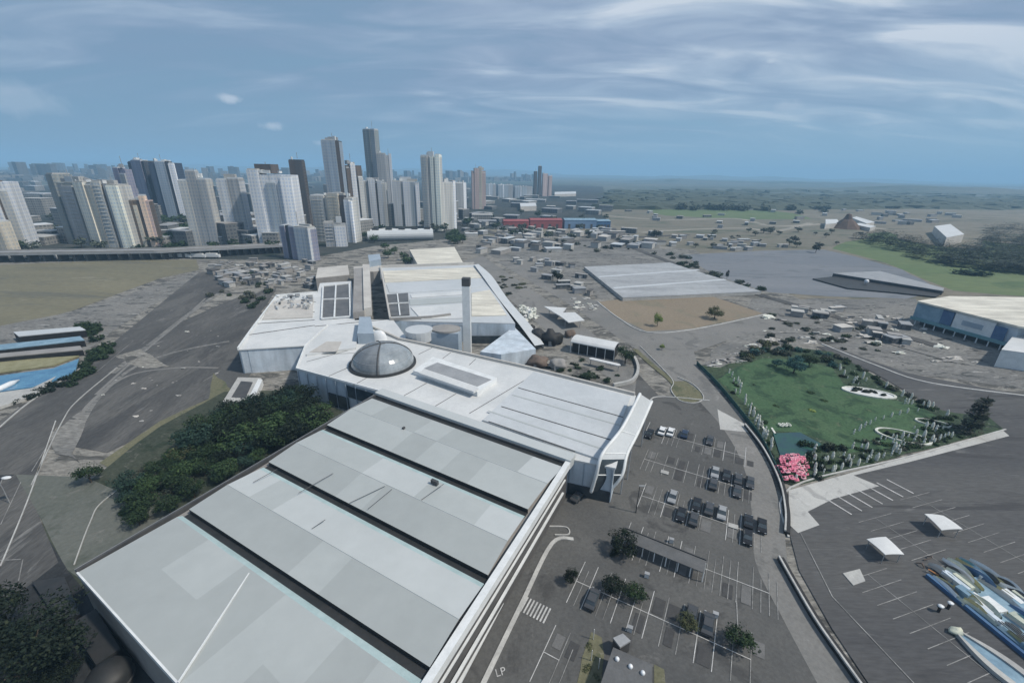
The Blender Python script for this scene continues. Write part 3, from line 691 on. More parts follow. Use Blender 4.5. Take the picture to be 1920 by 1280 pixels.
for a_, b_ in (((575, 678), (660, 655)), ((612, 707), (655, 688)), ((660, 724), (688, 708)), ((757, 742), (800, 718)), ((815, 762), (855, 738)), ((665, 662), (573, 665)), ((785, 664), (810, 652)), ((830, 672), (845, 661)), ((880, 684), (892, 673)),
              ((880, 775), (985, 712))):
    seamline(a_, b_, ZC+.004, .14, M['seam'], cen, .08)
# trough skylight
sk = [(775, 699), (895, 740), (932, 713), (812, 673)]
skw = W2(sk, ZC+.6)
mb = MB(); mb.prism(skw, ZC+.002, ZC+1.5); skl = mb.build('roof_monitor', M['trim'], cen)
mb = MB(); ins = W2([(795, 690), (895, 724), (922, 711), (820, 679)], ZC+1.6); mb.prism(ins, ZC+1.503, ZC+1.56); mb.build('monitor_pane', M['grey'], skl)
mb = MB(); mb.prism(W2([(786, 700), (888, 735), (897, 728), (795, 692)], ZC+2), ZC+1.51, ZC+2.2); mb.build('monitor_lip', M['roof_white'], skl)
# dome
dc = G(718, 682, ZC); DR = 10.1
ring = MB(); ring.lathe(dc.x, dc.y, [(DR+.75, ZC), (DR+.7, ZC+.7), (DR-.1, ZC+.75)], 40); ring.build('dome_ring', M['gutter'], cen, smooth=False)
prof = [(DR*math.cos(t), ZC+.7+6.6*math.sin(t)) for t in [i*math.pi/2/12 for i in range(12)]]+[(.3, ZC+7.3)]
dm = MB(); dm.lathe(dc.x, dc.y, prof, 40); dome = dm.build('dome', M['dome'], cen, smooth=True)
for ang in (-1.45, .5, 2.1, 3.6):
    pts = [(dc.x+(DR+.05)*math.cos(t)*math.cos(ang), dc.y+(DR+.05)*math.cos(t)*math.sin(ang), ZC+.7+6.7*math.sin(t)) for t in [i*math.pi/2/14 for i in range(15)]]
    mb = MB(); mb.tube(pts, .14 if ang > 0 else .22, 6); mb.build('dome_rib', M['seam'], dome)
for t in (.45, .9):
    pts = [(dc.x+(DR+.03)*math.cos(t)*math.cos(q*math.pi/12), dc.y+(DR+.03)*math.cos(t)*math.sin(q*math.pi/12), ZC+.7+6.63*math.sin(t)) for q in range(25)]
    mb = MB(); mb.tube(pts, .06, 5); mb.build('dome_rib', M['grey'], dome)
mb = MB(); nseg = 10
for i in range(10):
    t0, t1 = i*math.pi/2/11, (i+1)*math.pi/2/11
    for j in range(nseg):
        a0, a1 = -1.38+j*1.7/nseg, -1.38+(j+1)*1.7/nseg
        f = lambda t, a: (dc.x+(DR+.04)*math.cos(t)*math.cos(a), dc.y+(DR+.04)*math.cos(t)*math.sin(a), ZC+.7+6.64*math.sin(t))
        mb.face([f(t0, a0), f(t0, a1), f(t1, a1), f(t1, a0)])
mb.build('dome_pale_quarter', M['dome2'], dome, smooth=True)  # lighter right sector paints the reflection on the dome glass
# penthouse and dish behind the dome
pxprism('penthouse', [(672, 645), (676, 612), (697, 612), (703, 645)], ZC, ZC+4.2, M['panel_dk'], cen, zt=ZC)
mb = MB(); p = G(712, 640, ZC)
mb.lathe(p.x, p.y, [(3.0, ZC), (2.9, ZC+2), (2.2, ZC+3.6), (.9, ZC+4.4), (.1, ZC+4.5)], 14, sx=1, sy=.5); mb.build('roof_cowl', M['dish'], cen, smooth=True)
pxprism('roof_step', [(575, 668), (618, 612), (672, 613), (668, 655)], ZC, ZC+.8, M['roof_white'], cen, zt=ZC)
pxprism('roof_step', [(580, 660), (612, 640), (640, 640), (632, 658)], ZC+.81, ZC+1.0, M['beige'], cen, zt=ZC+1)
# ribs and glazing of the left wall
def wall_ribs(p_, q_, zp, z0, z1, n, m, parent, off=.12, name='wall_rib', w=.18):
    a, b = G(*p_, zp), G(*q_, zp); d = (b-a).normalized(); nn = Vector((d.y, -d.x, 0))
    if nn.y > 0: nn = -nn
    for i in range(n):
        c = a.lerp(b, i/(n-1))+nn*off; MB().box(c.x, c.y, z0, w, .3, z1-z0, math.atan2(d.y, d.x)).build(name, m, parent)
wall_ribs((558, 692), (706, 733), ZC, 0, ZC-.6, 9, M['panel_dk'], cen, .08)
def wall_panel(p_, q_, zp, z0, z1, m, parent, name, off=.1, th=.12):
    a, b = G(*p_, zp), G(*q_, zp); d = (b-a).normalized(); nn = Vector((d.y, -d.x, 0))
    if nn.y > 0: nn = -nn
    c = (a+b)/2+nn*off; return MB().box(c.x, c.y, z0, (b-a).length, th, z1-z0, math.atan2(d.y, d.x)).build(name, m, parent)
wall_panel((650, 717), (700, 732), ZC, ZC-4.8, ZC-.9, M['glass_dk'], cen, 'window', .14)
wall_panel((612, 707), (650, 717), ZC, 0, 4.6, M['glass_dk'], cen, 'window', .14)
# near wall beyond the hall, dark glazed foot
wall_panel((1068, 859), (1150, 876), ZC, 0, 3.2, M['glass_dk'], cen, 'window', .16)
wall_ribs((1070, 859), (1150, 876), ZC, 3.2, ZC-.6, 4, M['panel_dk'], cen, .1)
# curved entrance canopy on the right end
can = thing('curved_canopy', 'curved white framed entrance canopy over dark glass at the right end of the domed building', 'canopy', tuple(G(1160, 880)[:2])+(0,))
def arc3(pl, n=8):
    p = [Vector(v) for v in pl]; out = []
    for i in range(len(p)-1):
        p0 = p[max(i-1, 0)]; p1 = p[i]; p2 = p[i+1]; p3 = p[min(i+2, len(p)-1)]
        for j in range(n):
            t = j/n; out.append(.5*((2*p1)+(p2-p0)*t+(2*p0-5*p1+4*p2-p3)*t*t+(3*p1-p0-3*p2+p3)*t**3))
    out.append(p[-1]); return out
c1 = arc3([G(1200, 738, 14.5), G(1168, 800, 14), G(1130, 850, 12.5), G(1118, 890, 8), G(1108, 922, 3)])
c2 = arc3([G(1222, 752, 10), G(1196, 810, 10.5), G(1176, 850, 10), G(1166, 890, 6.5), G(1146, 916, 2.5)])
for c_ in (c1, c2):
    mb = MB(); mb.tube(c_, .42, 6); mb.build('canopy_beam', M['trim'], can, smooth=True)
mb = MB(); mb2 = MB()
for i in range(len(c1)-1):
    a, b, c, d = c1[i], c1[i+1], c2[i+1], c2[i]
    (mb2 if i > 17 else mb).face([a, b, c, d])
mb.build('canopy_skin', M['roof_pale'], can, smooth=True); mb2.build('canopy_glass', M['glass_dk'], can, smooth=True)
for k in (9, 16, 24):
    mb = MB(); mb.tube([c1[k], c2[k]], .16, 6); mb.build('canopy_strut', M['trim'], can)
for k in (4, 12, 20):
    mb = MB(); q = c2[k]; mb.tube([(q.x, q.y, 0), tuple(q)], .18, 6); mb.build('canopy_post', M['grey'], can)

# ------------------------------------------------------------------ back wings
wing = thing('left_wing', 'low white wing with blue-white panelled wall and cluttered roof behind the hedge of trees', 'building', tuple(G(520, 700)[:2])+(0,))
ZW = 9.5
WG = [(447, 655), (470, 622), (520, 555), (595, 549), (600, 531), (659, 527), (664, 600), (735, 598), (768, 641), (690, 615), (612, 612), (575, 647)]
mb = MB(); mb.prism(W2(WG, ZW), 0, ZW-.4); mb.build('wall', M['panel'], wing)
mb = MB(); mb.prism(inset(W2(WG, ZW), -.3), ZW-.38, ZW); mb.build('roof', M['roof_white'], wing)
par_loop([(447, 655), (470, 622), (520, 555), (595, 549)], ZW+.01, ZW+.8, .6, 'parapet', M['trim'], wing, False, zp=ZW)
for a_, b_ in (((465, 628), (590, 610)), ((478, 607), (590, 600)), ((488, 588), (590, 585)), ((500, 570), (592, 566)), ((590, 612), (735, 598))): seamline(a_, b_, ZW+.004, .3, M['seam'], wing, .15)
pxprism('roof_tray', [(492, 600), (512, 566), (588, 562), (586, 596)], ZW+.004, ZW+.5, M['beige'], wing, zt=ZW)
for i in range(46):
    p = G(random.uniform(515, 585), random.uniform(556, 583), ZW)
    MB().box(p.x, p.y, ZW+.5, random.uniform(.6, 2.4), random.uniform(.5, 1.4), random.uniform(.3, 1.3), random.uniform(0, 3)).build('roof_plant', M[random.choice(('trim', 'grey', 'concrete', 'seam', 'roof_pale'))], wing)
wall_ribs((450, 655), (572, 644), ZW, 0, ZW-.5, 10, M['panel_dk'], wing, .06)
wall_panel((528, 648), (572, 644), ZW, 1.5, ZW-1.5, M['glass_dk'], wing, 'window', .12)
wall_panel((546, 646), (549, 646), ZW, 0, ZW-.6, M['trim'], wing, 'mullion', .3)
court = MB(); court.prism(W2([(603, 598), (606, 537), (655, 532), (657, 594)], ZW), ZW+.01, ZW+.35); ct = court.build('glass_roof', M['court'], wing)
for a_, b_ in (((603, 598), (606, 537)), ((606, 537), (655, 532)), ((655, 532), (657, 594)), ((657, 594), (603, 598)), ((630, 535), (627, 596)), ((605, 562), (656, 560))):
    a, b = G(*a_, ZW+.4), G(*b_, ZW+.4); l, r = strip_world([a, b], .7); q = MB(); q.prism([tuple(r[0][:2]), tuple(r[1][:2]), tuple(l[1][:2]), tuple(l[0][:2])], ZW+.36, ZW+.9, bot=True); q.build('roof_frame', M['trim'], ct)
pxprism('rooftop_ramp', [(663, 598), (665, 512), (681, 511), (684, 595)], ZW, ZW+3.0, M['taupe'], wing, zt=ZW)
pxprism('rooftop_ramp', [(684, 594), (681, 507), (694, 507), (698, 592)], ZW, ZW+4.0, M['beige'], wing, zt=ZW)
# foot structure in front of the wing
ft = thing('planter_ramp', 'pale concrete ramp with white side walls at the foot of the left wing', 'ramp', tuple(G(455, 735)[:2])+(0,))
pxprism('slab', [(418, 752), (446, 707), (490, 708), (470, 752)], 0, .9, M['concrete'], ft, zt=.9)
pxprism('side_wall', [(466, 745), (484, 710), (492, 711), (476, 748)], 0, 2.2, M['trim'], ft, zt=2.2)
pxprism('well', [(434, 744), (452, 714), (474, 716), (460, 746)], .92, 1.0, M['seam'], ft, zt=1)

back = thing('cream_roof_hall', 'cream and white roofed hall with a long curved right edge behind the domed building', 'hall', tuple(G(850, 640)[:2])+(0,))
ZK = 9.2
KP = [(714, 502), (889, 496), (966, 606), (808, 603), (732, 600)]
mb = MB(); mb.prism(W2(KP, ZK), 0, ZK-.4); mb.build('wall', M['panel'], back)
def roofquad(px, z, m, name, parent, h=.3): mb = MB(); mb.prism(W2(px, z), z-h, z); return mb.build(name, M[m], parent)
roofquad(KP, ZK, 'roof_pale', 'roof', back, .38)
roofquad([(718, 508), (888, 501), (903, 520), (722, 529)], ZK+.35, 'cream', 'roof_panel', back)
roofquad([(724, 532), (870, 527), (905, 523), (912, 536), (870, 542), (775, 548), (730, 548)], ZK+.3, 'roof_pale', 'roof_panel', back)
roofquad([(770, 552), (868, 546), (868, 552), (772, 558)], ZK+.35, 'roof_white', 'roof_panel', back)
roofquad([(768, 561), (868, 556), (868, 566), (769, 572)], ZK+.3, 'hall_c', 'roof_panel', back)
roofquad([(770, 576), (868, 569), (868, 596), (790, 598)], ZK+.35, 'roof_white', 'roof_panel', back)
roofquad([(884, 549), (918, 543), (950, 590), (884, 592)], ZK+.35, 'cream', 'roof_panel', back)
seamline((884, 572), (938, 569), ZK+.36, .2, M['beige'], back)
roofquad([(724, 552), (765, 549), (768, 590), (733, 592)], ZK+.4, 'court', 'glass_roof', back)
for a_, b_ in (((745, 551), (750, 591)), ((726, 570), (766, 568))): seamline(a_, b_, ZK+.41, .6, M['trim'], back, .4)
par_loop([(732, 601), (714, 502), (889, 496)], ZK+.01, ZK+1.6, .8, 'parapet', M['beige'], back, False, zp=ZK)
par_loop([(732, 601), (808, 597), (845, 592)], ZK+.01, ZK+1.2, 1.0, 'parapet', M['taupe'], back, False, zp=ZK)
for i in range(5): wall_panel((812+i*30, 603), (838+i*30, 604.5), ZK, .5, ZK-1, M['panel'], back, 'wall_panel', .2)
wall_panel((884, 606), (962, 606), ZK, 0, 3.6, M['glass_dk'], back, 'window', .35)
# curved edge band
eg = arc3([G(889, 496, ZK+1.2), G(905, 518, ZK+1), G(935, 560, ZK), G(975, 610, ZK-2), G(1003, 648, 4)])
ed2 = arc3([G(897, 495, ZK-1), G(922, 517, ZK-2), G(952, 560, ZK-3), G(992, 606, ZK-5), G(1020, 645, 2)])
mb = MB()
for i in range(len(eg)-1): mb.face([eg[i], eg[i+1], ed2[i+1], ed2[i]]); mb.face([ed2[i], ed2[i+1], (ed2[i+1].x, ed2[i+1].y, 0), (ed2[i].x, ed2[i].y, 0)])
mb.build('curved_edge', M['roof_pale'], back, smooth=True)
mb = MB(); mb.prism(W2([(964, 604), (1005, 645), (940, 655), (900, 650)], 8), 0, 6, 0); mb.build('side_annex', M['panel'], back)
ax = thing('rounded_annex', 'taupe rounded plant annex standing beside the tall square pillar', 'annex', tuple(G(836, 655)[:2])+(0,))
c = G(838, 612, 12.5); mb = MB(); mb.box(c.x, c.y-3, 0, 11.0, 8, 12.2, -.05); mb.build('wall', M['panel_dk'], ax)
mb = MB(); mb.lathe(c.x, c.y-3, [(6.4, 12.2), (6.4, 12.9), (.2, 13.6)], 20, sx=.9, sy=.7); mb.build('roof', M['taupe'], ax)
mb = MB(); mb.lathe(c.x-10, c.y-5, [(5.2, 9), (5.2, 13.0), (0.2, 13.1)], 20); mb.build('drum', M['roof_pale'], ax, smooth=False)
pil = thing('square_pillar', 'tall pale grey square pillar with a dark cap rising from the back hall', 'pillar', tuple(G(877, 662)[:2])+(0,))
g = G(877, 662); ph = 31.5
MB().box(g.x, g.y, 0, 3.0, 3.0, ph-3.0, -.05).build('shaft', M['trim'], pil)
MB().box(g.x, g.y, ph-3.0, 3.1, 3.1, 3.0, -.05).build('cap', M['seam'], pil)
# outlying low roofs behind
def lowblock(px, z, mroof, mwall, name, label, cat, group=None, over=.0):
    w = W2(px, z); cx = sum(p[0] for p in w)/len(w); cy = sum(p[1] for p in w)/len(w)
    t = thing(name, label, cat, (cx, cy, 0), group)
    mb = MB(); mb.prism(w, 0, z-.35); mb.build('wall', M[mwall], t)
    mb = MB(); mb.prism(inset(w, -over-.05), z-.34, z); mb.build('roof', M[mroof], t); return t
lowblock([(768, 468), (852, 463), (868, 492), (784, 497)], 9, 'cream', 'beige', 'cream_shed', 'cream flat-roofed shed directly behind the cream roof hall', 'shed')
lowblock([(596, 502), (652, 497), (655, 515), (592, 521)], 8, 'beige', 'taupe', 'beige_block', 'beige flat-roofed block behind the glass-roofed left wing', 'building')
lowblock([(663, 500), (712, 496), (712, 507), (700, 509), (664, 509)], 9, 'beige', 'taupe', 'beige_annex', 'small beige roofed annex between the beige block and the cream roof hall', 'building')
lowblock([(690, 478), (712, 476), (714, 486), (692, 490)], 13, 'panel_dk', 'panel_dk', 'blue_grey_kiosk', 'blue-grey box building below the long pale tube-shaped shed', 'building')

# ------------------------------------------------------------------ garden court between hall and street
gc = thing('l_shaped_shelter', 'white L-shaped flat roof on posts beside the road behind the court', 'shelter', tuple(G(1060, 600)[:2])+(0,))
zr = 4.0
mb = MB(); mb.prism(W2([(1020, 574), (1062, 577), (1055, 586), (1078, 585), (1096, 600), (1066, 604), (1050, 592)], zr), zr-.35, zr, bot=True); mb.build('roof', M['roof_white'], gc)
for p_ in ((1030, 580), (1060, 600), (1088, 600), (1060, 580)): g = G(*p_, zr); MB().box(g.x, g.y, 0, .3, .3, zr-.36).build('post', M['grey'], gc)
pav = thing('arched_pavilion', 'white arched-roof pavilion with dark open front in the planted court', 'pavilion', tuple(G(1120, 670)[:2])+(0,))
a, b = G(1070, 640, 5), G(1152, 656, 5); d = (b-a).normalized(); nn = Vector((-d.y, d.x, 0)); wv = 8.0
mb = MB(); prof_ = [(-.5, 0), (-.4, .7), (-.2, 1.15), (0, 1.3), (.25, 1.1), (.5, .5)]
for (u0, h0), (u1, h1) in zip(prof_, prof_[1:]):
    mb.face([(*(a+nn*wv*(u0+.5))[:2], 5+h0), (*(b+nn*wv*(u0+.5))[:2], 5+h0), (*(b+nn*wv*(u1+.5))[:2], 5+h1), (*(a+nn*wv*(u1+.5))[:2], 5+h1)])
mb.face([(*(a)[:2], 4.6), (*(b)[:2], 4.6), (*(b)[:2], 5), (*(a)[:2], 5)])
mb.build('roof', M['roof_white'], pav, smooth=True)
c = (a+b)/2+nn*(wv/2+.6); MB().box(c.x, c.y, 0, (b-a).length-.8, wv-1.4, 4.9, math.atan2(d.y, d.x)).build('glazed_hall', M['black'], pav)
for i in range(6): q = a.lerp(b, i/5)+nn*.3; MB().box(q.x, q.y, 0, .22, .22, 5).build('post', M['trim'], pav)
aw = thing('white_awning', 'small white oblong awning just below the arched pavilion', 'awning', tuple(G(1134, 680)[:2])+(0,))
mb = MB(); q0, q1 = G(1108, 672, 2.8), G(1160, 684, 2.8); mb.tube([q0-Vector((0, .0, 0)), q1], [.9, .9], 10)
mb = MB(); dd = (q1-q0).normalized(); n2_ = Vector((-dd.y, dd.x, 0))
mb.prism([tuple((q0-n2_*1.0)[:2]), tuple((q1-n2_*1.0)[:2]), tuple((q1+dd*.8)[:2]), tuple((q1+n2_*1.0)[:2]), tuple((q0+n2_*1.0)[:2]), tuple((q0-dd*.8)[:2])], 2.7, 2.95, bot=True)
mb.build('cover', M['roof_white'], aw)
for q in (q0, q1): MB().box(q.x, q.y, 0, .2, .2, 2.7).build('post', M['grey'], aw)
crt = thing('court_wall', 'low curved pale wall enclosing the planted court beside the parking lot', 'wall', tuple(G(1180, 700)[:2])+(0,))
mb = MB(); l, r = strip_world(spline([(1150, 725), (1185, 716), (1196, 695), (1188, 672), (1175, 668)]), 1.0)
for i in range(len(l)-1): mb.prism([tuple(r[i][:2]), tuple(r[i+1][:2]), tuple(l[i+1][:2]), tuple(l[i][:2])], 0, 1.3)
mb.build('wall', M['concrete'], crt)
# black bulbous sculptures / planters and pale blossoms
def sculpture(px, r, m, label, name='dark_dome_tent', cat='tent', hh=1.0, sd_=0):
    g = G(*px); t = thing(name, label, cat, (g.x, g.y, 0))
    mb = MB(); mb.blob((g.x, g.y, r*.55*hh), (r, r*.8, r*.8*hh), 16, 9, .35, sd_); mb.build('cover', M[m], t, smooth=True)
    MB().box(g.x, g.y-r*.5, 0, r*.8, .5, r*.5, .2).build('opening', M['grey'], t); return t
sculpture((1010, 640), 4.0, 'black', 'large black tent-like cover beside the white rock pile', sd_=1)
sculpture((1035, 645), 4.5, 'black', 'widest black tent-like cover in the planted court', sd_=2)
sculpture((1068, 632), 2.6, 'brown', 'dark brown rounded cover below the L-shaped shelter', sd_=3)
sculpture((996, 620), 1.6, 'black', 'small black rounded cover with white front above the court', sd_=4, hh=1.3)
sculpture((1008, 685), 4.2, 'brown', 'brown rounded cover at the court corner by the beige parapet', sd_=5, hh=.7)
sculpture((1045, 690), 3.6, 'taupe', 'grey brown rumpled cover in the middle of the court', sd_=6, hh=.7)
def rockpile(px_c, rx, ry, n, m, size, label, name, group):
    for i in range(n):
        a = random.uniform(0, 6.28); q = math.sqrt(random.random()); g = G(px_c[0]+rx*q*math.cos(a), px_c[1]+ry*q*math.sin(a))
        s = size*random.uniform(.6, 1.4); mb = MB(); mb.blob((g.x, g.y, s*.45), (s, s*random.uniform(.6, 1), s*random.uniform(.7, 1.1)), 8, 5, .6, i+int(px_c[0]))
        tag(mb.build(name, M[random.choice(m)], loc=(g.x, g.y, 0)), label, 'rock', group)
rockpile((985, 590), 22, 14, 34, ['stone_w', 'stone_w', 'roof_white'], 1.3, 'white boulder in the bright rock pile at the end of the cream roof hall', 'white_boulder', 'white boulders beside the cream roof hall')

# ------------------------------------------------------------------ trees
def leaf_mesh(name, m, lobes, n, size, seed, thin=1.0):
    rnd = random.Random(seed); v = []; f = []
    for i in range(n):
        c, r = rnd.choice(lobes); c = Vector(c)
        d = Vector((rnd.gauss(0, 1), rnd.gauss(0, 1), rnd.gauss(0, 1))).normalized()
        q = rnd.random()**.38
        p = c+Vector((d.x*r[0]*q, d.y*r[1]*q, d.z*r[2]*q))
        p += d*.12*noise.noise(p*3)
        u = Vector((rnd.gauss(0, 1), rnd.gauss(0, 1), rnd.gauss(0, .7))).normalized(); w = u.cross(d);
        if w.length < .05: w = Vector((0, 0, 1))
        w.normalize(); s = size*rnd.uniform(.5, 1.3); b = len(v)
        v += [p-u*s-w*s*.6, p+u*s*.9-w*s*.5, p+u*s+w*s*.7, p-u*s*.7+w*s*.6]; f.append((b, b+1, b+2, b+3))
    me = bpy.data.meshes.new(name); me.from_pydata([tuple(x) for x in v], [], f); me.materials.append(m); me.update(); return me
def lobes_round(seed, k=7):
    r = random.Random(seed); out = [((0, 0, .62), (.40, .40, .30))]
    for i in range(k):
        a = 6.28*i/k+r.uniform(-.3, .3); out.append(((.28*math.cos(a), .28*math.sin(a), r.uniform(.42, .78)), (r.uniform(.16, .26),)*2+(r.uniform(.13, .2),)))
    return out
CROWN = {}
def crown(kind, i, dens):
    key = (kind, i, dens)
    if key not in CROWN:
        n, s = {'xh': (6500, .0135), 'hi': (1900, .025), 'md': (480, .05), 'lo': (150, .085)}[dens]
        CROWN[key] = leaf_mesh('crown', M[kind], lobes_round(i*13+5), n, s, i+3)
    return CROWN[key]
TR = {}
def trunk_mesh(i):
    if i not in TR:
        mb = MB(); rnd = random.Random(i)
        mb.tube([(0, 0, 0), (.01, .01, .25), (.0, .02, .5)], [.035, .026, .015], 6)
        for k in range(4):
            a = 1.57*k+rnd.uniform(-.4, .4); mb.tube([(0, 0, .28), (.12*math.cos(a), .12*math.sin(a), .45), (.24*math.cos(a), .24*math.sin(a), .6)], [.016, .011, .005], 5)
        me = bpy.data.meshes.new('trunk'); me.from_pydata(mb.v, [], mb.f); me.materials.append(M['bark']); TR[i] = me
    return TR[i]
def tree(pos, h, kind, label, group=None, dens='md', w=1.0, name='broadleaf_tree', cat='tree', trunk=True):
    i = random.randrange(3)
    t = thing(name, label, cat, (pos[0], pos[1], 0), group); t.rotation_euler = (0, 0, random.uniform(0, 6.28)); t.scale = (h*w, h*w, h)
    c = bpy.data.objects.new('crown', crown(kind, i, dens)); S.collection.objects.link(c); c.parent = t
    if trunk:
        k = bpy.data.objects.new('trunk', trunk_mesh(i)); S.collection.objects.link(k); k.parent = t
    return t
BU = {}
def bush(pos, s, kind, label, group=None, dens='lo', hh=.7, name='bush', w=1.0):
    key = (kind, dens, random.randrange(3))
    if key not in BU:
        n, q = {'hi': (700, .055), 'md': (260, .08), 'lo': (90, .14)}[dens]
        BU[key] = leaf_mesh('bush', M[kind], [((0, 0, .35), (.5, .5, .4)), ((.25, .1, .3), (.3, .3, .3)), ((-.25, -.1, .28), (.3, .25, .28)), ((0, .28, .25), (.3, .25, .25))], n, q, key[2]+11)
    o = bpy.data.objects.new(name, BU[key]); S.collection.objects.link(o); o.location = (pos[0], pos[1], 0)
    o.rotation_euler = (0, 0, random.uniform(0, 6.28)); o.scale = (s*w, s, s*hh)
    return tag(o, label, 'bush', group)

def shrub(*a, **k):
    o = bush(*a, **k); o.name = 'shrub'; o['category'] = 'shrub'; return o
# belt of trees to the left of the hall
BELT = [(240, 985), (240, 925), (300, 878), (360, 835), (430, 795), (500, 772), (560, 758), (612, 790), (585, 822), (500, 868), (420, 912), (350, 955), (280, 990)]
gp = [G(*p) for p in BELT]; cnt = 0; placed = []
rnd = random.Random(4)
while cnt < 64:
    x, y = rnd.uniform(225, 612), rnd.uniform(745, 990)
    if not inpoly(x, y, BELT): continue
    g = G(x, y)
    if any((g-q).length < 4.0 for q in placed): 
        if rnd.random() < .97: continue
    placed.append(g); cnt += 1
    big = y < 860 and x > 360
    if x < 350 and rnd.random() < .3: continue
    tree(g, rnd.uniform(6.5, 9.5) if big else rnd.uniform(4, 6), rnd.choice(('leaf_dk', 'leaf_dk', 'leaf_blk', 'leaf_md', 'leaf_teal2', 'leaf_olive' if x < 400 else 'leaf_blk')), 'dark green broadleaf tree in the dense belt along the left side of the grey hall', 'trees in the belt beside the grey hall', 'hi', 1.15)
for i in range(46):
    x, y = rnd.uniform(200, 440), rnd.uniform(780, 985)
    if not inpoly(x, y, [(225, 965), (235, 900), (300, 845), (400, 800), (440, 830), (340, 940), (260, 985)]): continue
    bush(G(x, y), rnd.uniform(1.8, 3.6), rnd.choice(('leaf_grey', 'leaf_grey', 'leaf_dk')), 'grey-green scrub bush at the edge of the tree belt left of the hall', 'scrub bushes edging the tree belt', 'md')
tree(G(172, 905), 5.5, 'leaf_dk', 'round dark clipped tree alone on the verge left of the tree belt', None, 'hi', 1.15)
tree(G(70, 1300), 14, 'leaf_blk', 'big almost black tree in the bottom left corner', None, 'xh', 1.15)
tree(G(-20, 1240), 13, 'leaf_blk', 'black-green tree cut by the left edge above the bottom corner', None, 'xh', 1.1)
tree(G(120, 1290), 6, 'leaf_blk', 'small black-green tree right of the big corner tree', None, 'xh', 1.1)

# ------------------------------------------------------------------ towers
def solve_z(x, y, ty):
    lo, hi = 0., 400.
    for _ in range(40):
        m_ = (lo+hi)/2
        if P(x, y, m_)[1] > ty: lo = m_
        else: hi = m_
    return lo
rcc = random.Random(6)
def tower(label, bl, br, ty, depth, bays, crownspec=None, name='residential_tower', cat='tower', slabs=True, top_drop=0.0, lean=0.0):
    depth *= .62
    a, b = G(*bl), G(*br); d = (b-a); wdt = d.length; d.normalize(); back_ = Vector((-d.y, d.x, 0))
    if back_.y < 0: back_ = -back_
    hgt = solve_z(a.x, a.y, ty)
    t = thing(name, label, cat, tuple((a+b)/2))
    tot = sum(q[0] for q in bays); u = 0.0
    core = MB(); c0 = a+back_*1.2; c1_ = b+back_*1.2
    core.prism([tuple(c0[:2]), tuple(c1_[:2]), tuple((c1_+back_*(depth-1.2))[:2]), tuple((c0+back_*(depth-1.2))[:2])], 0, hgt-1.0)
    core.build('core', M['f_'+bays[0][1]], t)
    for k, q in enumerate(bays):
        w, col = q[0]/tot, q[1]; pr = q[2] if len(q) > 2 else 0.0; dh = q[3] if len(q) > 3 else 0.0
        p0 = a.lerp(b, u)-back_*pr; p1 = a.lerp(b, u+w)-back_*pr; u += w
        mb = MB(); zt = hgt+dh
        dpt = depth*.5+pr if k not in (0, len(bays)-1) else depth+pr
        mb.prism([tuple((p0+d*.02)[:2]), tuple((p1-d*.02)[:2]), tuple((p1-d*.02+back_*dpt)[:2]), tuple((p0+d*.02+back_*dpt)[:2])], 0, zt)
        bay = mb.build('facade_bay', M['f_'+col], t)
        if slabs and k % 2 == 0 and (p1-p0).length > 5 and col in ('stone', 'tan', 'rose', 'grey'):
            sb = MB(); mid = (p0+p1)/2-back_*.25; z = 6.2; n_ = 0
            while z < zt-2 and n_ < 60:
                sb.box(mid.x, mid.y, z, (p1-p0).length*.7, .55, .22, math.atan2(d.y, d.x)); z += 3.1; n_ += 1
            sb.build('balconies', M['f_'+col], bay)
        if (p1-p0).length > 3.5:
            l_ = (p1-p0).length
            mid = (p0+p1)/2+back_*(dpt*.5); r_ = MB(); r_.box(mid.x, mid.y, zt, l_*.92, dpt*.85, 1.1, math.atan2(d.y, d.x)); r_.build('roof_edge', M[rcc.choice(('roof_white', 'concrete', 'roof_pale'))] if col not in ('slate', 'dblue', 'drk', 'umber') else M['seam'], bay)
    rn = random.Random(int(bl[0]*7+bl[1]))
    for k in range(crownspec if crownspec is not None else 2):
        uu = rn.uniform(.2, .8); p = a.lerp(b, uu)+back_*depth*rn.uniform(.25, .6); hh = rn.uniform(2.5, 5.5)
        MB().box(p.x, p.y, hgt, rn.uniform(3, .35*wdt+3), depth*.3, hh, math.atan2(d.y, d.x)).build('roof_plant_room', M[rn.choice(('concrete', 'roof_pale', 'grey'))], t)
    for k in range(int(wdt/7) if depth > 8 else 0):
        p = a.lerp(b, rn.uniform(.08, .92))+back_*depth*rn.uniform(.1, .5); MB().box(p.x, p.y, hgt+.5, rn.uniform(1.2, 3.5), rn.uniform(1.2, 3), rn.uniform(1.5, 4), rn.uniform(0, 1.5)).build('roof_tank', M[rn.choice(('trim', 'roof_white', 'grey'))], t)
    mb = MB(); p = a.lerp(b, rn.uniform(.3, .7))+back_*depth*.4; mb.tube([(p.x, p.y, hgt+2), (p.x, p.y, hgt+rn.uniform(7, 12))], .25, 5); mb.build('mast', M['grey'], t)
    return t, a, b, back_, hgt

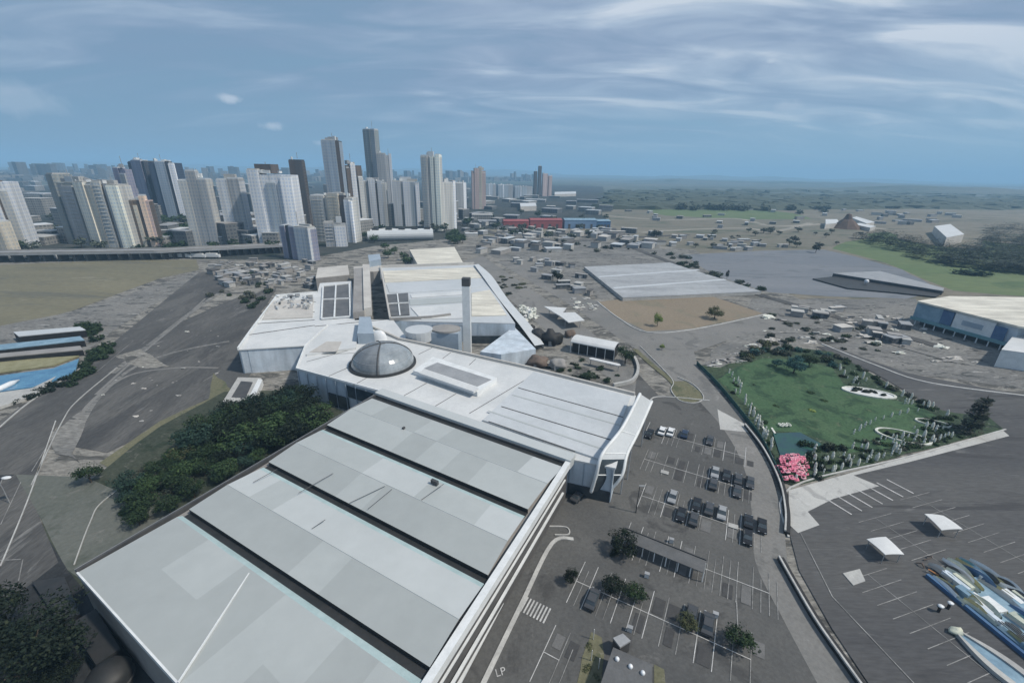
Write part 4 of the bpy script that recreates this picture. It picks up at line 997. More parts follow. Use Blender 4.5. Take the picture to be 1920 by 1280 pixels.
tower('cream and grey ribbed slab cut by the left edge of the picture', (-60, 470), (52, 467), 338, 30, [(3, 'pale', 0), (1, 'brown', -1), (2.2, 'pale', 1), (1, 'drk', -.8), (2.6, 'stone', 1.2), (1, 'drk', -.6), (2.4, 'pale', 1.4, -2), (.8, 'brown', 0), (2, 'stone', .6, -8)], 4)
tower('stepped grey block in front of the left edge slab', (-40, 476), (20, 478), 415, 14, [(2, 'tan', 0), (1, 'brown', .5), (2, 'green', 0), (1.5, 'tan', .8)], 1)
tower('dark grey-green and cream slab tower, second group from the left edge', (130, 457), (207, 464), 340, 24, [(1.3, 'green', .5, 6), (1.1, 'grey', -1, -2), (2.4, 'grey', 1.2, -4), (.5, 'brown', -1, -4), (1.9, 'cream', 1.5, 0), (1.3, 'tan', .6, -2)], 5)
tower('bright cream tower right beside the grey-green slab', (208, 464), (254, 465), 345, 22, [(1.9, 'stone', .6, 2), (.5, 'brown', -1, 0), (.8, 'grey', .2, 0), (2.3, 'bright', 1.6, -1)], 3)
tower('thin grey-brown tower behind the bright cream tower', (246, 440), (266, 441), 315, 14, [(1, 'purple'), (1, 'grey', .4, -6)], 1)
tower('low peach and brown tower with rounded top', (254, 463), (300, 462), 376, 16, [(2.2, 'brown', 0, 0), (.9, 'tan', .4, -4), (1, 'umber', -.6, 0), (1.3, 'peach', 1, 4), (.6, 'rose', .3, 0)], 0)
tower('dark slate tower with flat top behind the peach tower', (268, 410), (298, 412), 301, 34, [(.6, 'slate', 0, -2), (1.5, 'purple', 1, 0), (.4, 'slate', .2, -1)], 0)
tower('blue-slate tower with one bright white side strip', (305, 414), (352, 414), 303, 32, [(1.2, 'dblue', 0, -5), (1.6, 'sblue', 1.5, 0), (.6, 'slate', 0, 0), (.9, 'white', 1.6, -2)], 1)
tower('wide plain grey tower with pointed top corner', (363, 461), (412, 461), 334, 20, [(1.2, 'stone', .5, -2), (1.4, 'grey', 0, 6), (1.2, 'grey', .3, -1)], 1, slabs=False)
tower('plain grey tower to the right of the pointed one', (430, 458), (470, 458), 337, 20, [(1.3, 'lightgrey', .4, 0), (1.4, 'grey', 0, 1)], 1, slabs=False)
t_, a_, b_, bk_, hg = tower('striped tower in white, teal and dark blue with brown crown blocks', (489, 462), (566, 462), 325, 30, [(1.5, 'pale', 1, 3), (.9, 'dblue', -1.5, -6), (1.3, 'steel', .6, -8), (.8, 'slate', -1.5, -6), (1.6, 'white', 1.6, -3)], 2)
p = (a_+b_)/2+bk_*12
MB().box(p.x-6, p.y, hg, 15, 14, 8, 0).build('crown_block', M['f_umber'], t_)
tower('brown-black tower rising behind the striped tower', (562, 440), (586, 440), 301, 16, [(1, 'umber', 0), (1, 'drk', .5)], 0)
tower('grey and lilac block with a white roof edge in front of the striped tower', (534, 484), (588, 490), 424, 12, [(.7, 'purple', .3), (.5, 'slate', -.6), (.9, 'purple', .4), (1.9, 'lightgrey', 1.4)], 1)
tower('tall steel-grey tower with a dark right corner', (624, 440), (655, 440), 263, 26, [(3, 'sblue', .5, 0), (.8, 'umber', 0, -1)], 4)
tower('stone grey tower in front of the tall steel-grey one, heavy top band', (592, 452), (668, 455), 367, 22, [(2.6, 'stone', 0, 0), (.6, 'drk', -1.5, -6), (2.2, 'tan', .8, 2), (1, 'umber', -1, 0), (1, 'pale', .8, -3), (.5, 'white', 1.4, -4)], 2)
tower('small pale stepped block at the foot of the stone grey tower', (612, 463), (652, 462), 418, 12, [(1.3, 'grey', .4, 0), (1.5, 'pale', 1, -3)], 1)
tower('ribbed pale tower with bright edges just right of the tall steel-grey one', (662, 432), (690, 430), 308, 22, [(.8, 'brown', 0, -4), (1, 'pale', .8, 0), (.4, 'drk', -1, -6), (1, 'stone', .7, -14)], 2)
tower('tallest dark grey-green tower with a flat top', (696, 410), (716, 411), 243, 18, [(1.6, 'green', .6, 0), (1.2, 'grey', 0, 0)], 0, slabs=False)
tower('grey tower leaning against the right side of the tallest tower', (716, 412), (732, 412), 288, 14, [(1, 'grey')], 0, slabs=False)
tower('thin pale tower with a spire right of the tallest tower', (731, 410), (742, 410), 292, 10, [(1, 'lightgrey'), (.6, 'pale', .5, 3)], 0, slabs=False)
tower('row of cream-grey ribbed slabs below the tallest tower', (684, 424), (729, 424), 340, 22, [(1, 'stone', 0, 0), (.7, 'grey', -.8, 0), (1.4, 'pale', 1, 2), (.5, 'drk', -1, -2), (1, 'lightgrey', .5, 0), (.8, 'stone', .8, -3)], 3)
tower('pale ribbed twin slab in the middle with glassy right bay', (741, 424), (789, 424), 340, 20, [(1.4, 'lightgrey', .8, 0), (.5, 'grey', -.7, 0), (1.2, 'pale', .6, 0), (1, 'steel', -.4, -1), (.6, 'white', .6, -4)], 3)
tower('tall cream-white twin shaft tower with a dark statue-like mast', (796, 432), (829, 433), 292, 20, [(1.5, 'stone', 1, 0), (.6, 'grey', -.8, -1), (.7, 'bright', .6, -1), (.4, 'stone', -.5, -3), (1, 'bright', .9, 1)], 1)
tower('broad pale slab right of the twin shaft tower', (830, 431), (856, 429), 343, 18, [(2.4, 'stone', .4, 0), (.5, 'white', .8, 2)], 1, slabs=False)
tower('narrow grey and white tower beside the broad pale slab', (857, 406), (875, 405), 343, 16, [(1.2, 'grey', 0), (.5, 'white', .6)], 0)
tower('rose-brown gridded tower with a red crown at the right end of the skyline', (886, 392), (911, 392), 319, 22, [(.6, 'rose', 0, -6), (1, 'rose', 1, 3), (.7, 'tan', .5, 6), (.9, 'rose', 0, -5)], 2)
for i, (x0, x1, yb, yt, c) in enumerate(((1001, 1006, 371, 322, 'drk'), (1009, 1014, 368, 312, 'drk'), (1017, 1026, 368, 326, 'rose'), (1028, 1034, 368, 330, 'rose'))):
    tower(('thin dark plant tower, leftmost of the four on the horizon', 'tallest dark plant tower of the four on the horizon', 'stout rose plant tower, third of the four on the horizon', 'short rose plant tower, rightmost of the four on the horizon')[i], (x0, yb), (x1, yb), yt, 14, [(1, c)], 0, 'plant_tower', slabs=False)

# long rear slabs on the skyline to the right of the towers
for i, (x0, x1, yb, yt, lab) in enumerate(((912, 930, 372, 346, 'hazy blue-grey slab block just right of the rose tower'), (934, 962, 371, 347, 'hazy blue-grey slab block, second from the rose tower'), (965, 998, 371, 350, 'long low hazy slab block left of the plant towers'))):
    tower(lab, (x0, yb), (x1, yb), yt, 30, [(1, 'steel'), (.12, 'white', .5, 2), (1, 'steel'), (1, 'grey')], 0, 'slab_block', 'building', slabs=False)

# infill of the hazy city
rnd = random.Random(21)
CITY = [(-10, 344), (880, 340), (1000, 366), (1130, 380), (1150, 405), (880, 425), (700, 445), (560, 462), (-20, 462)]
n_c = 0
while n_c < 235:
    x = rnd.uniform(-20, 1150); y = 340+(rnd.random()**1.25)*122
    if not inpoly(x, y, CITY): continue
    g = G(x, y); n_c += 1
    far = y < 385
    w_ = rnd.uniform(12, 34)*(1.6 if far else 1); dp_ = rnd.uniform(10, 24); hh = rnd.uniform(5, 16) if rnd.random() < .8 else rnd.uniform(18, 34)
    if x > 890: hh = min(hh, rnd.uniform(4, 9))
    an = rnd.choice((-.5, 1.07, .1, -.2))
    pale = rnd.random() < .42
    t = thing('city_block', ('small pale flat-roofed block in the hazy town among and behind the towers' if pale else 'small grey flat-roofed block in the hazy town among and behind the towers'), 'building', (g.x, g.y, 0), 'pale blocks of the town' if pale else 'grey blocks of the town')
    MB().box(g.x, g.y, 0, w_, dp_, hh, an).build('wall', M['f_low' if pale else 'f_low2'], t)
    MB().box(g.x, g.y, hh, w_+.6, dp_+.6, .7, an).build('roof', M[rnd.choice(('roof_pale', 'concrete', 'roof_white') if pale else ('grey', 'taupe', 'concrete'))], t)
# distant built-up haze: too many and too small to count
mb = MB()
for i in range(1500):
    x = rnd.uniform(-30, 1010); yy = rnd.uniform(317+(x*.017), 341); g = G(x, max(yy, 326+x*.012))
    if g.y > 9000: continue
    hh = rnd.uniform(8, 26) if rnd.random() < .9 else rnd.uniform(40, 75); s_ = rnd.uniform(15, 45)
    mb.box(g.x, g.y, 0, s_, s_*.7, hh, rnd.uniform(0, 1.5), m=rnd.choice((0, 0, 1)))
tag(mb.build('far_city', [M['f_low2'], M['f_low']]), 'hazy mass of distant city buildings along the horizon', 'city', kind='stuff')
# town trees
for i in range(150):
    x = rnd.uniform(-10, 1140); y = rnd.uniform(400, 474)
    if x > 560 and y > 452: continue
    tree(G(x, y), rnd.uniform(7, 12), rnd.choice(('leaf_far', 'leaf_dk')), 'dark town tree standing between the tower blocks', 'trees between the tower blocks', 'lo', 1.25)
for i in range(26):
    x = rnd.uniform(300, 356); y = rnd.uniform(418, 458); tree(G(x, y), rnd.uniform(9, 13), 'leaf_md', 'tree in the green grove between the peach tower and the wide grey tower', 'trees of the green grove', 'md', 1.25)
for i in range(14):
    tree(G(rnd.uniform(840, 872), rnd.uniform(436, 458)), rnd.uniform(6, 9), 'leaf_md', 'tree in the clump at the foot of the broad pale slab', 'trees at the foot of the pale slab', 'md', 1.2)
for x, y, h_ in ((765, 500, 9), (758, 488, 8), (728, 484, 9), (722, 470, 8), (740, 476, 7), (702, 455, 9), (685, 448, 9)):
    tree(G(x, y), h_, 'leaf_md', 'green tree between the pale tube-shaped shed and the cream shed', 'trees by the pale tube-shaped shed', 'md', 1.1)

# elevated highway on the left with vehicles
hw = thing('elevated_highway', 'long grey elevated highway deck in front of the left towers', 'viaduct', tuple(G(250, 470)[:2])+(0,))
pz = 7.0
pts = [G(-60, 474, pz), G(150, 471, pz), (G(300, 469, pz)), G(430, 463, pz), G(530, 458, pz)]
beam(pts, 13, pz-1.4, pz, 'deck', M['grey'], hw)
for s in (-1, 1): beam([p+Vector((0, s*6.3, 0)) for p in pts], .35, pz+.003, pz+1.0, 'parapet', M['taupe'], hw)
for i in range(30):
    p = pts[0].lerp(pts[-1], 0); tt = i/29*(len(pts)-1); k = min(int(tt), len(pts)-2); p = pts[k].lerp(pts[k+1], tt-k)
    MB().box(p.x, p.y, 0, 2, 7, pz-1.41, 0).build('pier', M['umberwall'], hw)
def veh(pos, ang, kind, label, group=None):
    """kind: truck / car"""
    x, y, z = pos; c, s = math.cos(ang), math.sin(ang)
    t = thing('box_truck' if kind == 'truck' else 'parked_car', label, 'truck' if kind == 'truck' else 'car', (x, y, z), group)
    if kind == 'truck':
        MB().box(x, y, z+.9, 8.5, 2.6, 2.9, ang).build('box_body', M['roof_white'], t)
        MB().box(x+c*5.4, y+s*5.4, z+.6, 2, 2.4, 2.2, ang).build('cab', M['trim'], t)
        for k in (-3, 3, 5.2):
            q = MB(); px_, py_ = x+c*k, y+s*k; q.tube([(px_-s*-1.3, py_+c*-1.3, z+.5), (px_-s*1.3, py_+c*1.3, z+.5)], .5, 10); q.build('wheel', M['black'], t)
    return t
for i, x in enumerate((75, 95, 132, 170, 318, 345, 372, 398, 60, 30, 205)):
    g = G(x, 486-(x/150), 0); veh((g.x, g.y, 0), random.choice((.05, 3.2)), 'truck', 'white box truck parked below the elevated highway', 'white trucks below the highway')
# cars --------------------------------------------------------------
CARM = {k: mat('car_paint_'+k, c, tuple(v*.9 for v in c), .5, .28, .03) for k, c in dict(black=(.012, .012, .014), grey=(.06, .062, .066), silver=(.30, .31, .32), white=(.72, .73, .73), dark_blue=(.02, .035, .07)).items()}
def car_proto(col):
    t = thing('parked_car', '', 'car', (0, 0, 0)); L2 = 2.2; W_ = .9
    prof = [(-2.2, .35), (-2.2, .8), (-1.9, .95), (-1.15, 1.0), (.95, .98), (1.9, .85), (2.2, .65), (2.2, .35)]
    mb = MB(); b0 = len(mb.v)
    for s in (-W_, W_):
        mb.v += [(x, s*(1 if z < .9 else .94), z) for x, z in prof]
    n = len(prof); mb.f.append(tuple(range(n))); mb.mi.append(0); mb.f.append(tuple(range(2*n-1, n-1, -1))); mb.mi.append(0)
    for i in range(n): j = (i+1) % n; mb.f.append((j, i, n+i, n+j)); mb.mi.append(0)
    mb.build('body', CARM[col], t)
    mb = MB(); lo_ = [(-1.6, -.82), (1.15, -.82), (1.15, .82), (-1.6, .82)]; hi_ = [(-1.15, -.66), (.35, -.66), (.35, .66), (-1.15, .66)]
    b = len(mb.v); mb.v += [(x, y, .98) for x, y in lo_]+[(x, y, 1.42) for x, y in hi_]
    for i in range(4): j = (i+1) % 4; mb.f.append((b+i, b+j, b+4+j, b+4+i)); mb.mi.append(0)
    mb.build('windows', M['glass_dk'], t)
    MB().box(-.4, 0, 1.42, 1.55, 1.36, .06).build('roof', CARM[col], t)
    for x in (-1.35, 1.35):
        for s in (-1, 1):
            q = MB(); q.tube([(x, s*.72, .33), (x, s*.93, .33)], .33, 12); q.build('wheel', M['black'], t)
    for s in (-1, 1): MB().box(2.19, s*.62, .6, .06, .32, .14).build('headlight', M['trim'], t)
    return t
protos = {k: car_proto(k) for k in CARM}; used = set()
def put_car(col, pos, ang, label, group=None):
    o = protos[col] if col not in used else copy_tree(protos[col]); used.add(col)
    o.location = (pos[0], pos[1], GZ+.02); o.rotation_euler = (0, 0, ang); o['label'] = label
    if group: o['group'] = group
    elif 'group' in o: del o['group']
    return o
put_car('white', G(1241, 812), A1, 'white car, left of the white pair at the top of the lot')
put_car('white', G(1257, 814), A1, 'white car, right of the white pair at the top of the lot')
put_car('dark_blue', G(1283, 818), A1, 'dark blue car parked right of the white pair')
rc = random.Random(3)
occupied = 0; car_rows = {}
for q, s, ca in car_spots:
    pr = {116: .18, 101.5: .48, 87: .46, 72.5: .14, 58: .08, 43.5: .05}[ca]
    px_, py_ = P(q.x, q.y, 0)
    if ca in (72.5,) and px_ < 1340: pr = 0
    if px_ < 1215: pr *= .2
    elif px_ < 1260: pr *= .6
    if rc.random() < pr:
        col = rc.choices(('black', 'grey', 'silver'), (5, 4, 2 if ca > 80 else 0))[0]
        o = put_car(col, (q.x, q.y), A1+(0 if rc.random() < .5 else math.pi), {'black': 'black car parked in the striped lot beside the hall', 'grey': 'dark grey car parked in the striped lot beside the hall', 'silver': 'silver car parked in the striped lot beside the hall'}[col], {'black': 'black cars in the striped lot', 'grey': 'dark grey cars in the striped lot', 'silver': 'silver cars in the striped lot'}[col])
        car_rows.setdefault((ca, s), []).append((P(q.x, q.y, 0)[0], o, {'black': 'black', 'grey': 'dark grey', 'silver': 'silver'}[col]))
ORD = ['first', 'second', 'third', 'fourth', 'fifth', 'sixth', 'seventh', 'eighth', 'ninth', 'tenth', 'eleventh', 'twelfth', 'thirteenth', 'fourteenth', 'fifteenth', 'sixteenth', 'seventeenth', 'eighteenth', 'nineteenth', 'twentieth']
def ordw(i, n):
    if n == 1: return 'the only one'
    if i == n-1: return 'the rightmost'
    return 'the leftmost' if i == 0 else (ORD[i] if i < 20 else str(i+1)+'th')+' from the left'
rows_sorted = sorted(car_rows, key=lambda k: -(k[0]+k[1]*2.5))
for ri, k in enumerate(rows_sorted):
    rw__ = sorted(car_rows[k], key=lambda t: t[0])
    for i, (x_, o, cname) in enumerate(rw__):
        o['label'] = cname+' car, '+ordw(i, len(rw__))+', '+ORD[ri]+' row from the lot top'
g = G(1083, 935); put_car('grey', (g.x, g.y), .9, 'grey car by the dark foot of the domed building next to the hall corner')
for k in protos:
    if k not in used:
        for ch in list(protos[k].children): bpy.data.objects.remove(ch)
        bpy.data.objects.remove(protos[k])

# carport row
cp_ = thing('carport', 'long low carport with dark bays and white posts crossing the lot', 'carport', tuple(G(1230, 1035)[:2])+(0,))
a, b = G(1168, 1000, 2.6), G(1322, 1062, 2.6); d = (b-a).normalized(); n2_ = Vector((-d.y, d.x, 0))
mb = MB(); l0 = a-n2_*1.5; l1 = b-n2_*1.5; h0 = a+n2_*1.1; h1 = b+n2_*1.1
mb.prism([tuple(l0[:2]), tuple(l1[:2]), tuple(h1[:2]), tuple(h0[:2])], 2.5, [2.6, 2.6, 3.0, 3.0], bot=True); mb.build('roof', M['dkroof'], cp_)
for i in range(8):
    q = a.lerp(b, i/7)
    for s in (-1.35, 1.0): r_ = q+n2_*s; MB().box(r_.x, r_.y, 0, .16, .16, 2.5).build('post', M['trim'], cp_)
beam([h0+n2_*.15, h1+n2_*.15], .2, 2.5, 3.2, 'fascia', M['seam'], cp_)
tree(G(1168, 1040), 5.5, 'leaf_blk', 'black-green tree at the left end of the carport', None, 'hi', 1.1)
bush(G(1152, 1040), 2.0, 'leaf_blk', 'small dark bush below the left end of the carport', None, 'hi')
for i, (x, y, h_, k, lab) in enumerate(((1070, 1095, 4.2, 'leaf_blk', 'slim dark conifer at the left end of the second stall row'), (1288, 1178, 3.0, 'leaf_olive', 'small olive tree in the stall row at the bottom of the lot'), (1382, 1215, 4.4, 'leaf_dk', 'round dark green tree in the stall row at the bottom of the lot'),
                        (1150, 1112, 4.0, 'leaf_blk', 'wide near-black shrubby tree in the middle of the lower stalls'), (1190, 1125, 3.8, 'leaf_dk', 'dark shrubby tree right of the near-black one in the lower stalls'))):
    tree(G(x, y), h_, k, lab, None, 'hi', 1.2 if i != 0 else .7)
g = G(1192, 962); t = thing('light_pole', 'thin dark light pole at the left edge of the upper stalls', 'lamp', (g.x, g.y, 0)); mb = MB(); mb.tube([(g.x, g.y, 0), (g.x, g.y, 7.5)], [.13, .08], 8); mb.build('pole', M['seam'], t); MB().box(g.x+.5, g.y, 7.4, 1.3, .35, .16).build('lamp_head', M['grey'], t)
# kiosk with three white domes, olive tarps
kz = 3.4
ks = lowblock([(1150, 1213), (1222, 1245), (1222, 1330), (1120, 1300)], kz, 'dkroof', 'seam', 'grey_kiosk', 'dark grey flat-roofed kiosk with white roof vents at the bottom of the lot', 'kiosk')
for p_ in ((1157, 1236), (1182, 1250), (1205, 1262)):
    g = G(*p_, kz); mb = MB(); mb.lathe(g.x, g.y, [(.30, kz), (.34, kz+.25), (.22, kz+.45), (.02, kz+.5)], 12); mb.build('roof_vent', M['dish'], ks, smooth=True)
for k_, (p_, lab) in enumerate((((1112, 1200), 'thin white pole at the top of the olive grass strip'), ((1108, 1240), 'thin white pole in the middle of the olive grass strip'), ((1122, 1255), 'thin white pole right of the olive grass strip'))):
    q = G(*p_); mbp = MB(); mbp.tube([(q.x, q.y, 0), (q.x, q.y, 2.6)], .06, 6); tag(mbp.build('white_pole', M['trim'], loc=(q.x, q.y, 0)), lab, 'pole')
for p_, s_ in (((1105, 1215), 1.5), ((1112, 1235), 1.2), ((1100, 1255), 1.6), ((1118, 1270), 1.3)): bush(G(*p_), s_, 'leaf_olive', 'low olive shrub in the grass strip left of the kiosk', 'olive shrubs left of the kiosk', 'md', .5)
kb = lowblock([(1150, 1195), (1168, 1187), (1182, 1200), (1163, 1212)], 2.8, 'grey', 'seam', 'grey_hut', 'small square grey-roofed hut between the olive tent and the kiosk', 'hut')
for p_, lab in (((1212, 1083), 'small white bollard box below the carport'), ((1340, 1158), 'white utility box at the end of the lower stall row'), ((1180, 1184), 'white utility box beside the square hut'), ((1258, 1018), 'white ticket post at the carport row')):
    g = G(*p_); t = thing('utility_box', lab, 'box', (g.x, g.y, 0)); MB().box(g.x, g.y, GZ, .8, .55, .9, -.4).build('cabinet', M['trim'], t); MB().box(g.x, g.y, GZ+.9, .9, .65, .08, -.4).build('lid', M['grey'], t)
for p_, lab in (((1246, 887), 'concrete slab patch left of the upper stalls'), ((1374, 988), 'white painted sign slab in the upper stalls')):
    g = G(*p_); t = thing('ground_slab', lab, 'slab', (g.x, g.y, 0)); MB().box(g.x, g.y, GZ, 1.9, 1.3, .16, -.45).build('slab', M['concrete'], t)
# retaining wall between the lots
rw_ = thing('retaining_wall', 'curved black-faced retaining wall between the parking lot and the deck', 'wall', tuple(G(1470, 960)[:2])+(0,))
rp = spline([(1398, 800), (1432, 845), (1462, 905), (1474, 960), (1474, 1003)], 8); rp2 = spline([(1462, 1050), (1490, 1100), (1530, 1168), (1580, 1240), (1630, 1310)], 8)
for q in (rp, rp2):
    l, r = strip_world(q, 1.1); mb = MB(); mt_ = MB()
    for i in range(len(l)-1):
        mb.prism([tuple(r[i][:2]), tuple(r[i+1][:2]), tuple(l[i+1][:2]), tuple(l[i][:2])], 0, .9)
        mt_.prism([tuple(r[i][:2]), tuple(r[i+1][:2]), tuple((r[i+1].lerp(l[i+1], .3))[:2]), tuple((r[i].lerp(l[i], .3))[:2])], .9, 1.25)
    mb.build('wall', M['black'], rw_); mt_.build('coping', M['kerb'], rw_)
fn = thing('green_fence', 'dark green mesh fence along the left edge of the green garden', 'fence', tuple(G(1350, 735)[:2])+(0,))
fp = spline([(1306, 684), (1340, 718), (1385, 772), (1425, 825), (1447, 868), (1466, 908)], 5)
l, r = strip_world(fp, .12); mb = MB()
for i in range(len(l)-1): mb.prism([tuple(r[i][:2]), tuple(r[i+1][:2]), tuple(l[i+1][:2]), tuple(l[i][:2])], 0, 1.6)
mb.build('mesh', M['leaf_teal'], fn)
for i in range(0, len(fp), 2): q = fp[i]; MB().box(q.x, q.y, 0, .16, .16, 1.9).build('post', M['seam'], fn)

# ------------------------------------------------------------------ the green garden
rg_ = random.Random(12)
def edge_pts(px, step):
    out = []
    for a, b in zip(px, px[1:]):
        a, b = G(*a), G(*b); n = max(1, int((b-a).length/step))
        out += [a.lerp(b, i/n) for i in range(n)]
    return out
for p in edge_pts([(1395, 672), (1470, 655), (1545, 668), (1560, 690)], 2.6)+edge_pts([(1440, 660), (1530, 680)], 3):
    p = p+Vector((rg_.uniform(-1.5, 1.5), rg_.uniform(-3, 3), 0)); shrub(p, rg_.uniform(2.6, 4.6), rg_.choice(('leaf_dk', 'leaf_teal', 'leaf_grey')), 'dark shrub in the thicket behind the green lawn', 'shrubs behind the green lawn', 'md', .9)
tree(G(1487, 700), 7.5, 'leaf_teal', 'blue-green tree at the top edge of the green lawn', None, 'hi', 1.15)
tree(G(1516, 688), 6.0, 'leaf_dk', 'dark green tree right of the blue-green tree at the lawn top', None, 'hi', 1.2)
tree(G(1455, 688), 4.0, 'leaf_teal', 'small blue-green tree left of the lawn top tree', None, 'hi', 1.1)
for p in edge_pts([(1570, 668), (1620, 700), (1680, 735), (1745, 768)], 2.2):
    p = p+Vector((rg_.uniform(-2, 2), rg_.uniform(-2, 2), 0)); shrub(p, rg_.uniform(1.8, 3.2), rg_.choice(('leaf_blk', 'leaf_grey', 'leaf_dk')), 'dark low hedge shrub along the right edge of the lawn', 'hedge shrubs right of the lawn', 'md', .8)
for p in edge_pts([(1500, 838), (1545, 846), (1590, 838)], 2.0)+edge_pts([(1520, 868), (1590, 868)], 2.2)+edge_pts([(1500, 880), (1560, 880)], 2.2):
    p = p+Vector((rg_.uniform(-1, 1), rg_.uniform(-1, 1), 0)); shrub(p, rg_.uniform(2.2, 3.4), rg_.choice(('leaf_blk', 'leaf_dk')), 'near-black shrub with white flowers at the front of the garden', 'front garden shrubs', 'md', 1.0)
for p in edge_pts([(1610, 830), (1700, 838), (1790, 800), (1850, 800)], 2.0)+edge_pts([(1620, 855), (1700, 845), (1830, 808)], 2.4)+edge_pts([(1730, 790), (1800, 780)], 2.4):
    p = p+Vector((rg_.uniform(-1, 1), rg_.uniform(-1, 1), 0)); shrub(p, rg_.uniform(1.4, 2.4), rg_.choice(('leaf_md', 'leaf_dk', 'leaf_grey')), 'green shrub between the white stones at the right front of the garden', 'right front garden shrubs', 'md', .8)
def marker(p, h, lab, grp):
    mb = MB(); h *= 1.15; r = h*.12
    mb.tube([(p.x, p.y, 0), (p.x+rg_.uniform(-.08, .08), p.y, h*.55), (p.x, p.y, h*.85), (p.x, p.y, h)], [r, r*1.15, r*.9, r*.3], 7)
    tag(mb.build('standing_stone', M['stone_w'], loc=(p.x, p.y, 0)), lab, 'stone', grp)
for p in edge_pts([(1490, 903), (1560, 885), (1640, 863), (1700, 848)], 2.9): marker(p, rg_.uniform(1.6, 2.3), 'white standing stone in the row along the front edge of the garden', 'white stones along the garden front')
for p in edge_pts([(1362, 700), (1380, 740), (1410, 790), (1440, 835)], 3.0): 
    marker(p+Vector((rg_.uniform(0, 3), 0, 0)), rg_.uniform(1.6, 3), 'white standing stone in the row along the left fence of the garden', 'white stones along the garden fence')
for p in edge_pts([(1600, 815), (1640, 790), (1700, 775), (1740, 770)], 3.4)+edge_pts([(1730, 835), (1790, 815)], 3.2): marker(p, rg_.uniform(1.3, 2.2), 'white standing stone at the right part of the garden', 'white stones at the right of the garden')
for x, y in ((1432, 806), (1450, 810)): 
    g = G(x, y); t = MB(); t.box(g.x, g.y, 0, .5, 3.6, .5, -.2); tag(t.build('white_marker_bar', M['stone_w'], loc=(g.x, g.y, 0)), 'long white bar lying on the lawn beside the pale lettering', 'bar', 'white bars beside the lettering')
tag(flat_text('garden_lettering', '880', (1474, 803), 2.6, .12, 'stone_w', GZ+.5, .12), 'pale block lettering reading 880 set in the lawn edge', 'lettering')
# oval flower beds
def ovalbed(px, rx, ry, rot, label, inner, nb):
    g = G(*px); t = thing('oval_flower_bed', label, 'flower bed', (g.x, g.y, 0)); c, s = math.cos(rot), math.sin(rot)
    pt = lambda k, a, z: (g.x+c*rx*k*math.cos(a)-s*ry*k*math.sin(a), g.y+s*rx*k*math.cos(a)+c*ry*k*math.sin(a), z)
    mb = MB(); n = 36
    for i in range(n):
        a0, a1 = 6.283*i/n, 6.283*(i+1)/n
        mb.face([pt(1, a0, 0), pt(1, a1, 0), pt(1, a1, .7), pt(1, a0, .7)]); mb.face([pt(1, a0, .7), pt(1, a1, .7), pt(.9, a1, .7), pt(.9, a0, .7)]); mb.face([pt(.9, a0, .7), pt(.9, a1, .7), pt(.9, a1, .2), pt(.9, a0, .2)])
    mb.build('rim', M['stone_w'], t)
    mb = MB(); mb.face([pt(.9, 6.283*i/n, .45) for i in range(n)]); mb.build('soil', M[inner], t)
    for i in range(nb):
        a = rg_.uniform(0, 6.28); q = rg_.uniform(.1, .7); x, y, _ = pt(q, a, 0); b = MB(); b.blob((x, y, .7), (rg_.uniform(.5, 1.3), rg_.uniform(.4, 1), .5), 8, 5, .5, i); b.build('shrub', M['leaf_blk'], t, smooth=True)
for poly, n_ in (([(1560, 680), (1620, 705), (1760, 770), (1700, 765), (1580, 710)], 26), ([(1500, 905), (1500, 845), (1580, 835), (1680, 855)], 30), ([(1620, 860), (1690, 848), (1850, 805), (1790, 775), (1740, 800), (1650, 810)], 34), ([(1360, 700), (1385, 720), (1450, 835), (1440, 850), (1390, 770)], 16)):
    xs_ = [p[0] for p in poly]; ys_ = [p[1] for p in poly]; k = 0
    while k < n_:
        x, y = rg_.uniform(min(xs_), max(xs_)), rg_.uniform(min(ys_), max(ys_))
        if not inpoly(x, y, poly): continue
        k += 1; marker(G(x, y), rg_.uniform(1.0, 2.8), 'slim white garden post', 'slim white posts scattered in the garden')
        if k % 2: shrub(G(x+rg_.uniform(-8, 8), y+rg_.uniform(-4, 4)), rg_.uniform(1.2, 2.6), rg_.choice(('leaf_blk', 'leaf_dk', 'leaf_md')), 'dark garden shrub among the posts', 'dark shrubs among the garden posts', 'md', .9)
ovalbed((1628, 738), 8.0, 3.6, -.35, 'white gravel oval bed with dark shrubs on the lawn', 'roof_white', 8)
ovalbed((1692, 820), 6.6, 3.6, -.45, 'green oval bed with a thick pale stone rim at the front right of the lawn', 'leaf_md', 5)
ovalbed((1748, 795), 4.4, 2.0, -.4, 'narrow dark green oval bed behind the thick-rimmed one', 'leaf_dk', 3)
for px, s, kd, lab in (((1522, 771), 2.3, 'leaf_yel', 'lone yellow-green clipped bush on the lawn'), ((1545, 752), 2.3, 'leaf_md', 'lone dark clipped bush on the lawn below the blue-green tree'), ((1455, 762), 2.0, 'leaf_md', 'low clipped bush at the left of the lawn'), ((1520, 737), 2.6, 'leaf_md', 'flat dark bush in the upper middle of the lawn'), ((1413, 722), 1.4, 'leaf_blk', 'small black bush on the left of the lawn')):
    bush(G(*px), s, kd, lab, None, 'md', .45)
pk = thing('pink_blossom_mound', 'pink and white blossom mound at the front left corner of the garden', 'flowers', tuple(G(1484, 888)[:2])+(0,))
for i in range(84):
    a = rg_.uniform(0, 6.28); q = math.sqrt(rg_.random()); g = G(1484+29*q*math.cos(a), 882+26*q*math.sin(a))
    mb = MB(); s = rg_.uniform(.35, .7)
    pts = [(g.x+s*math.cos(k*.7), g.y+s*math.sin(k*.7), .9+1.2*(1-q*q)+.12*math.sin(k*2)) for k in range(10)]
    mb.tube(pts, .17, 6); mb.build('blossom', M[rg_.choice(('pink', 'pink', 'pinkpale'))], pk, smooth=True)
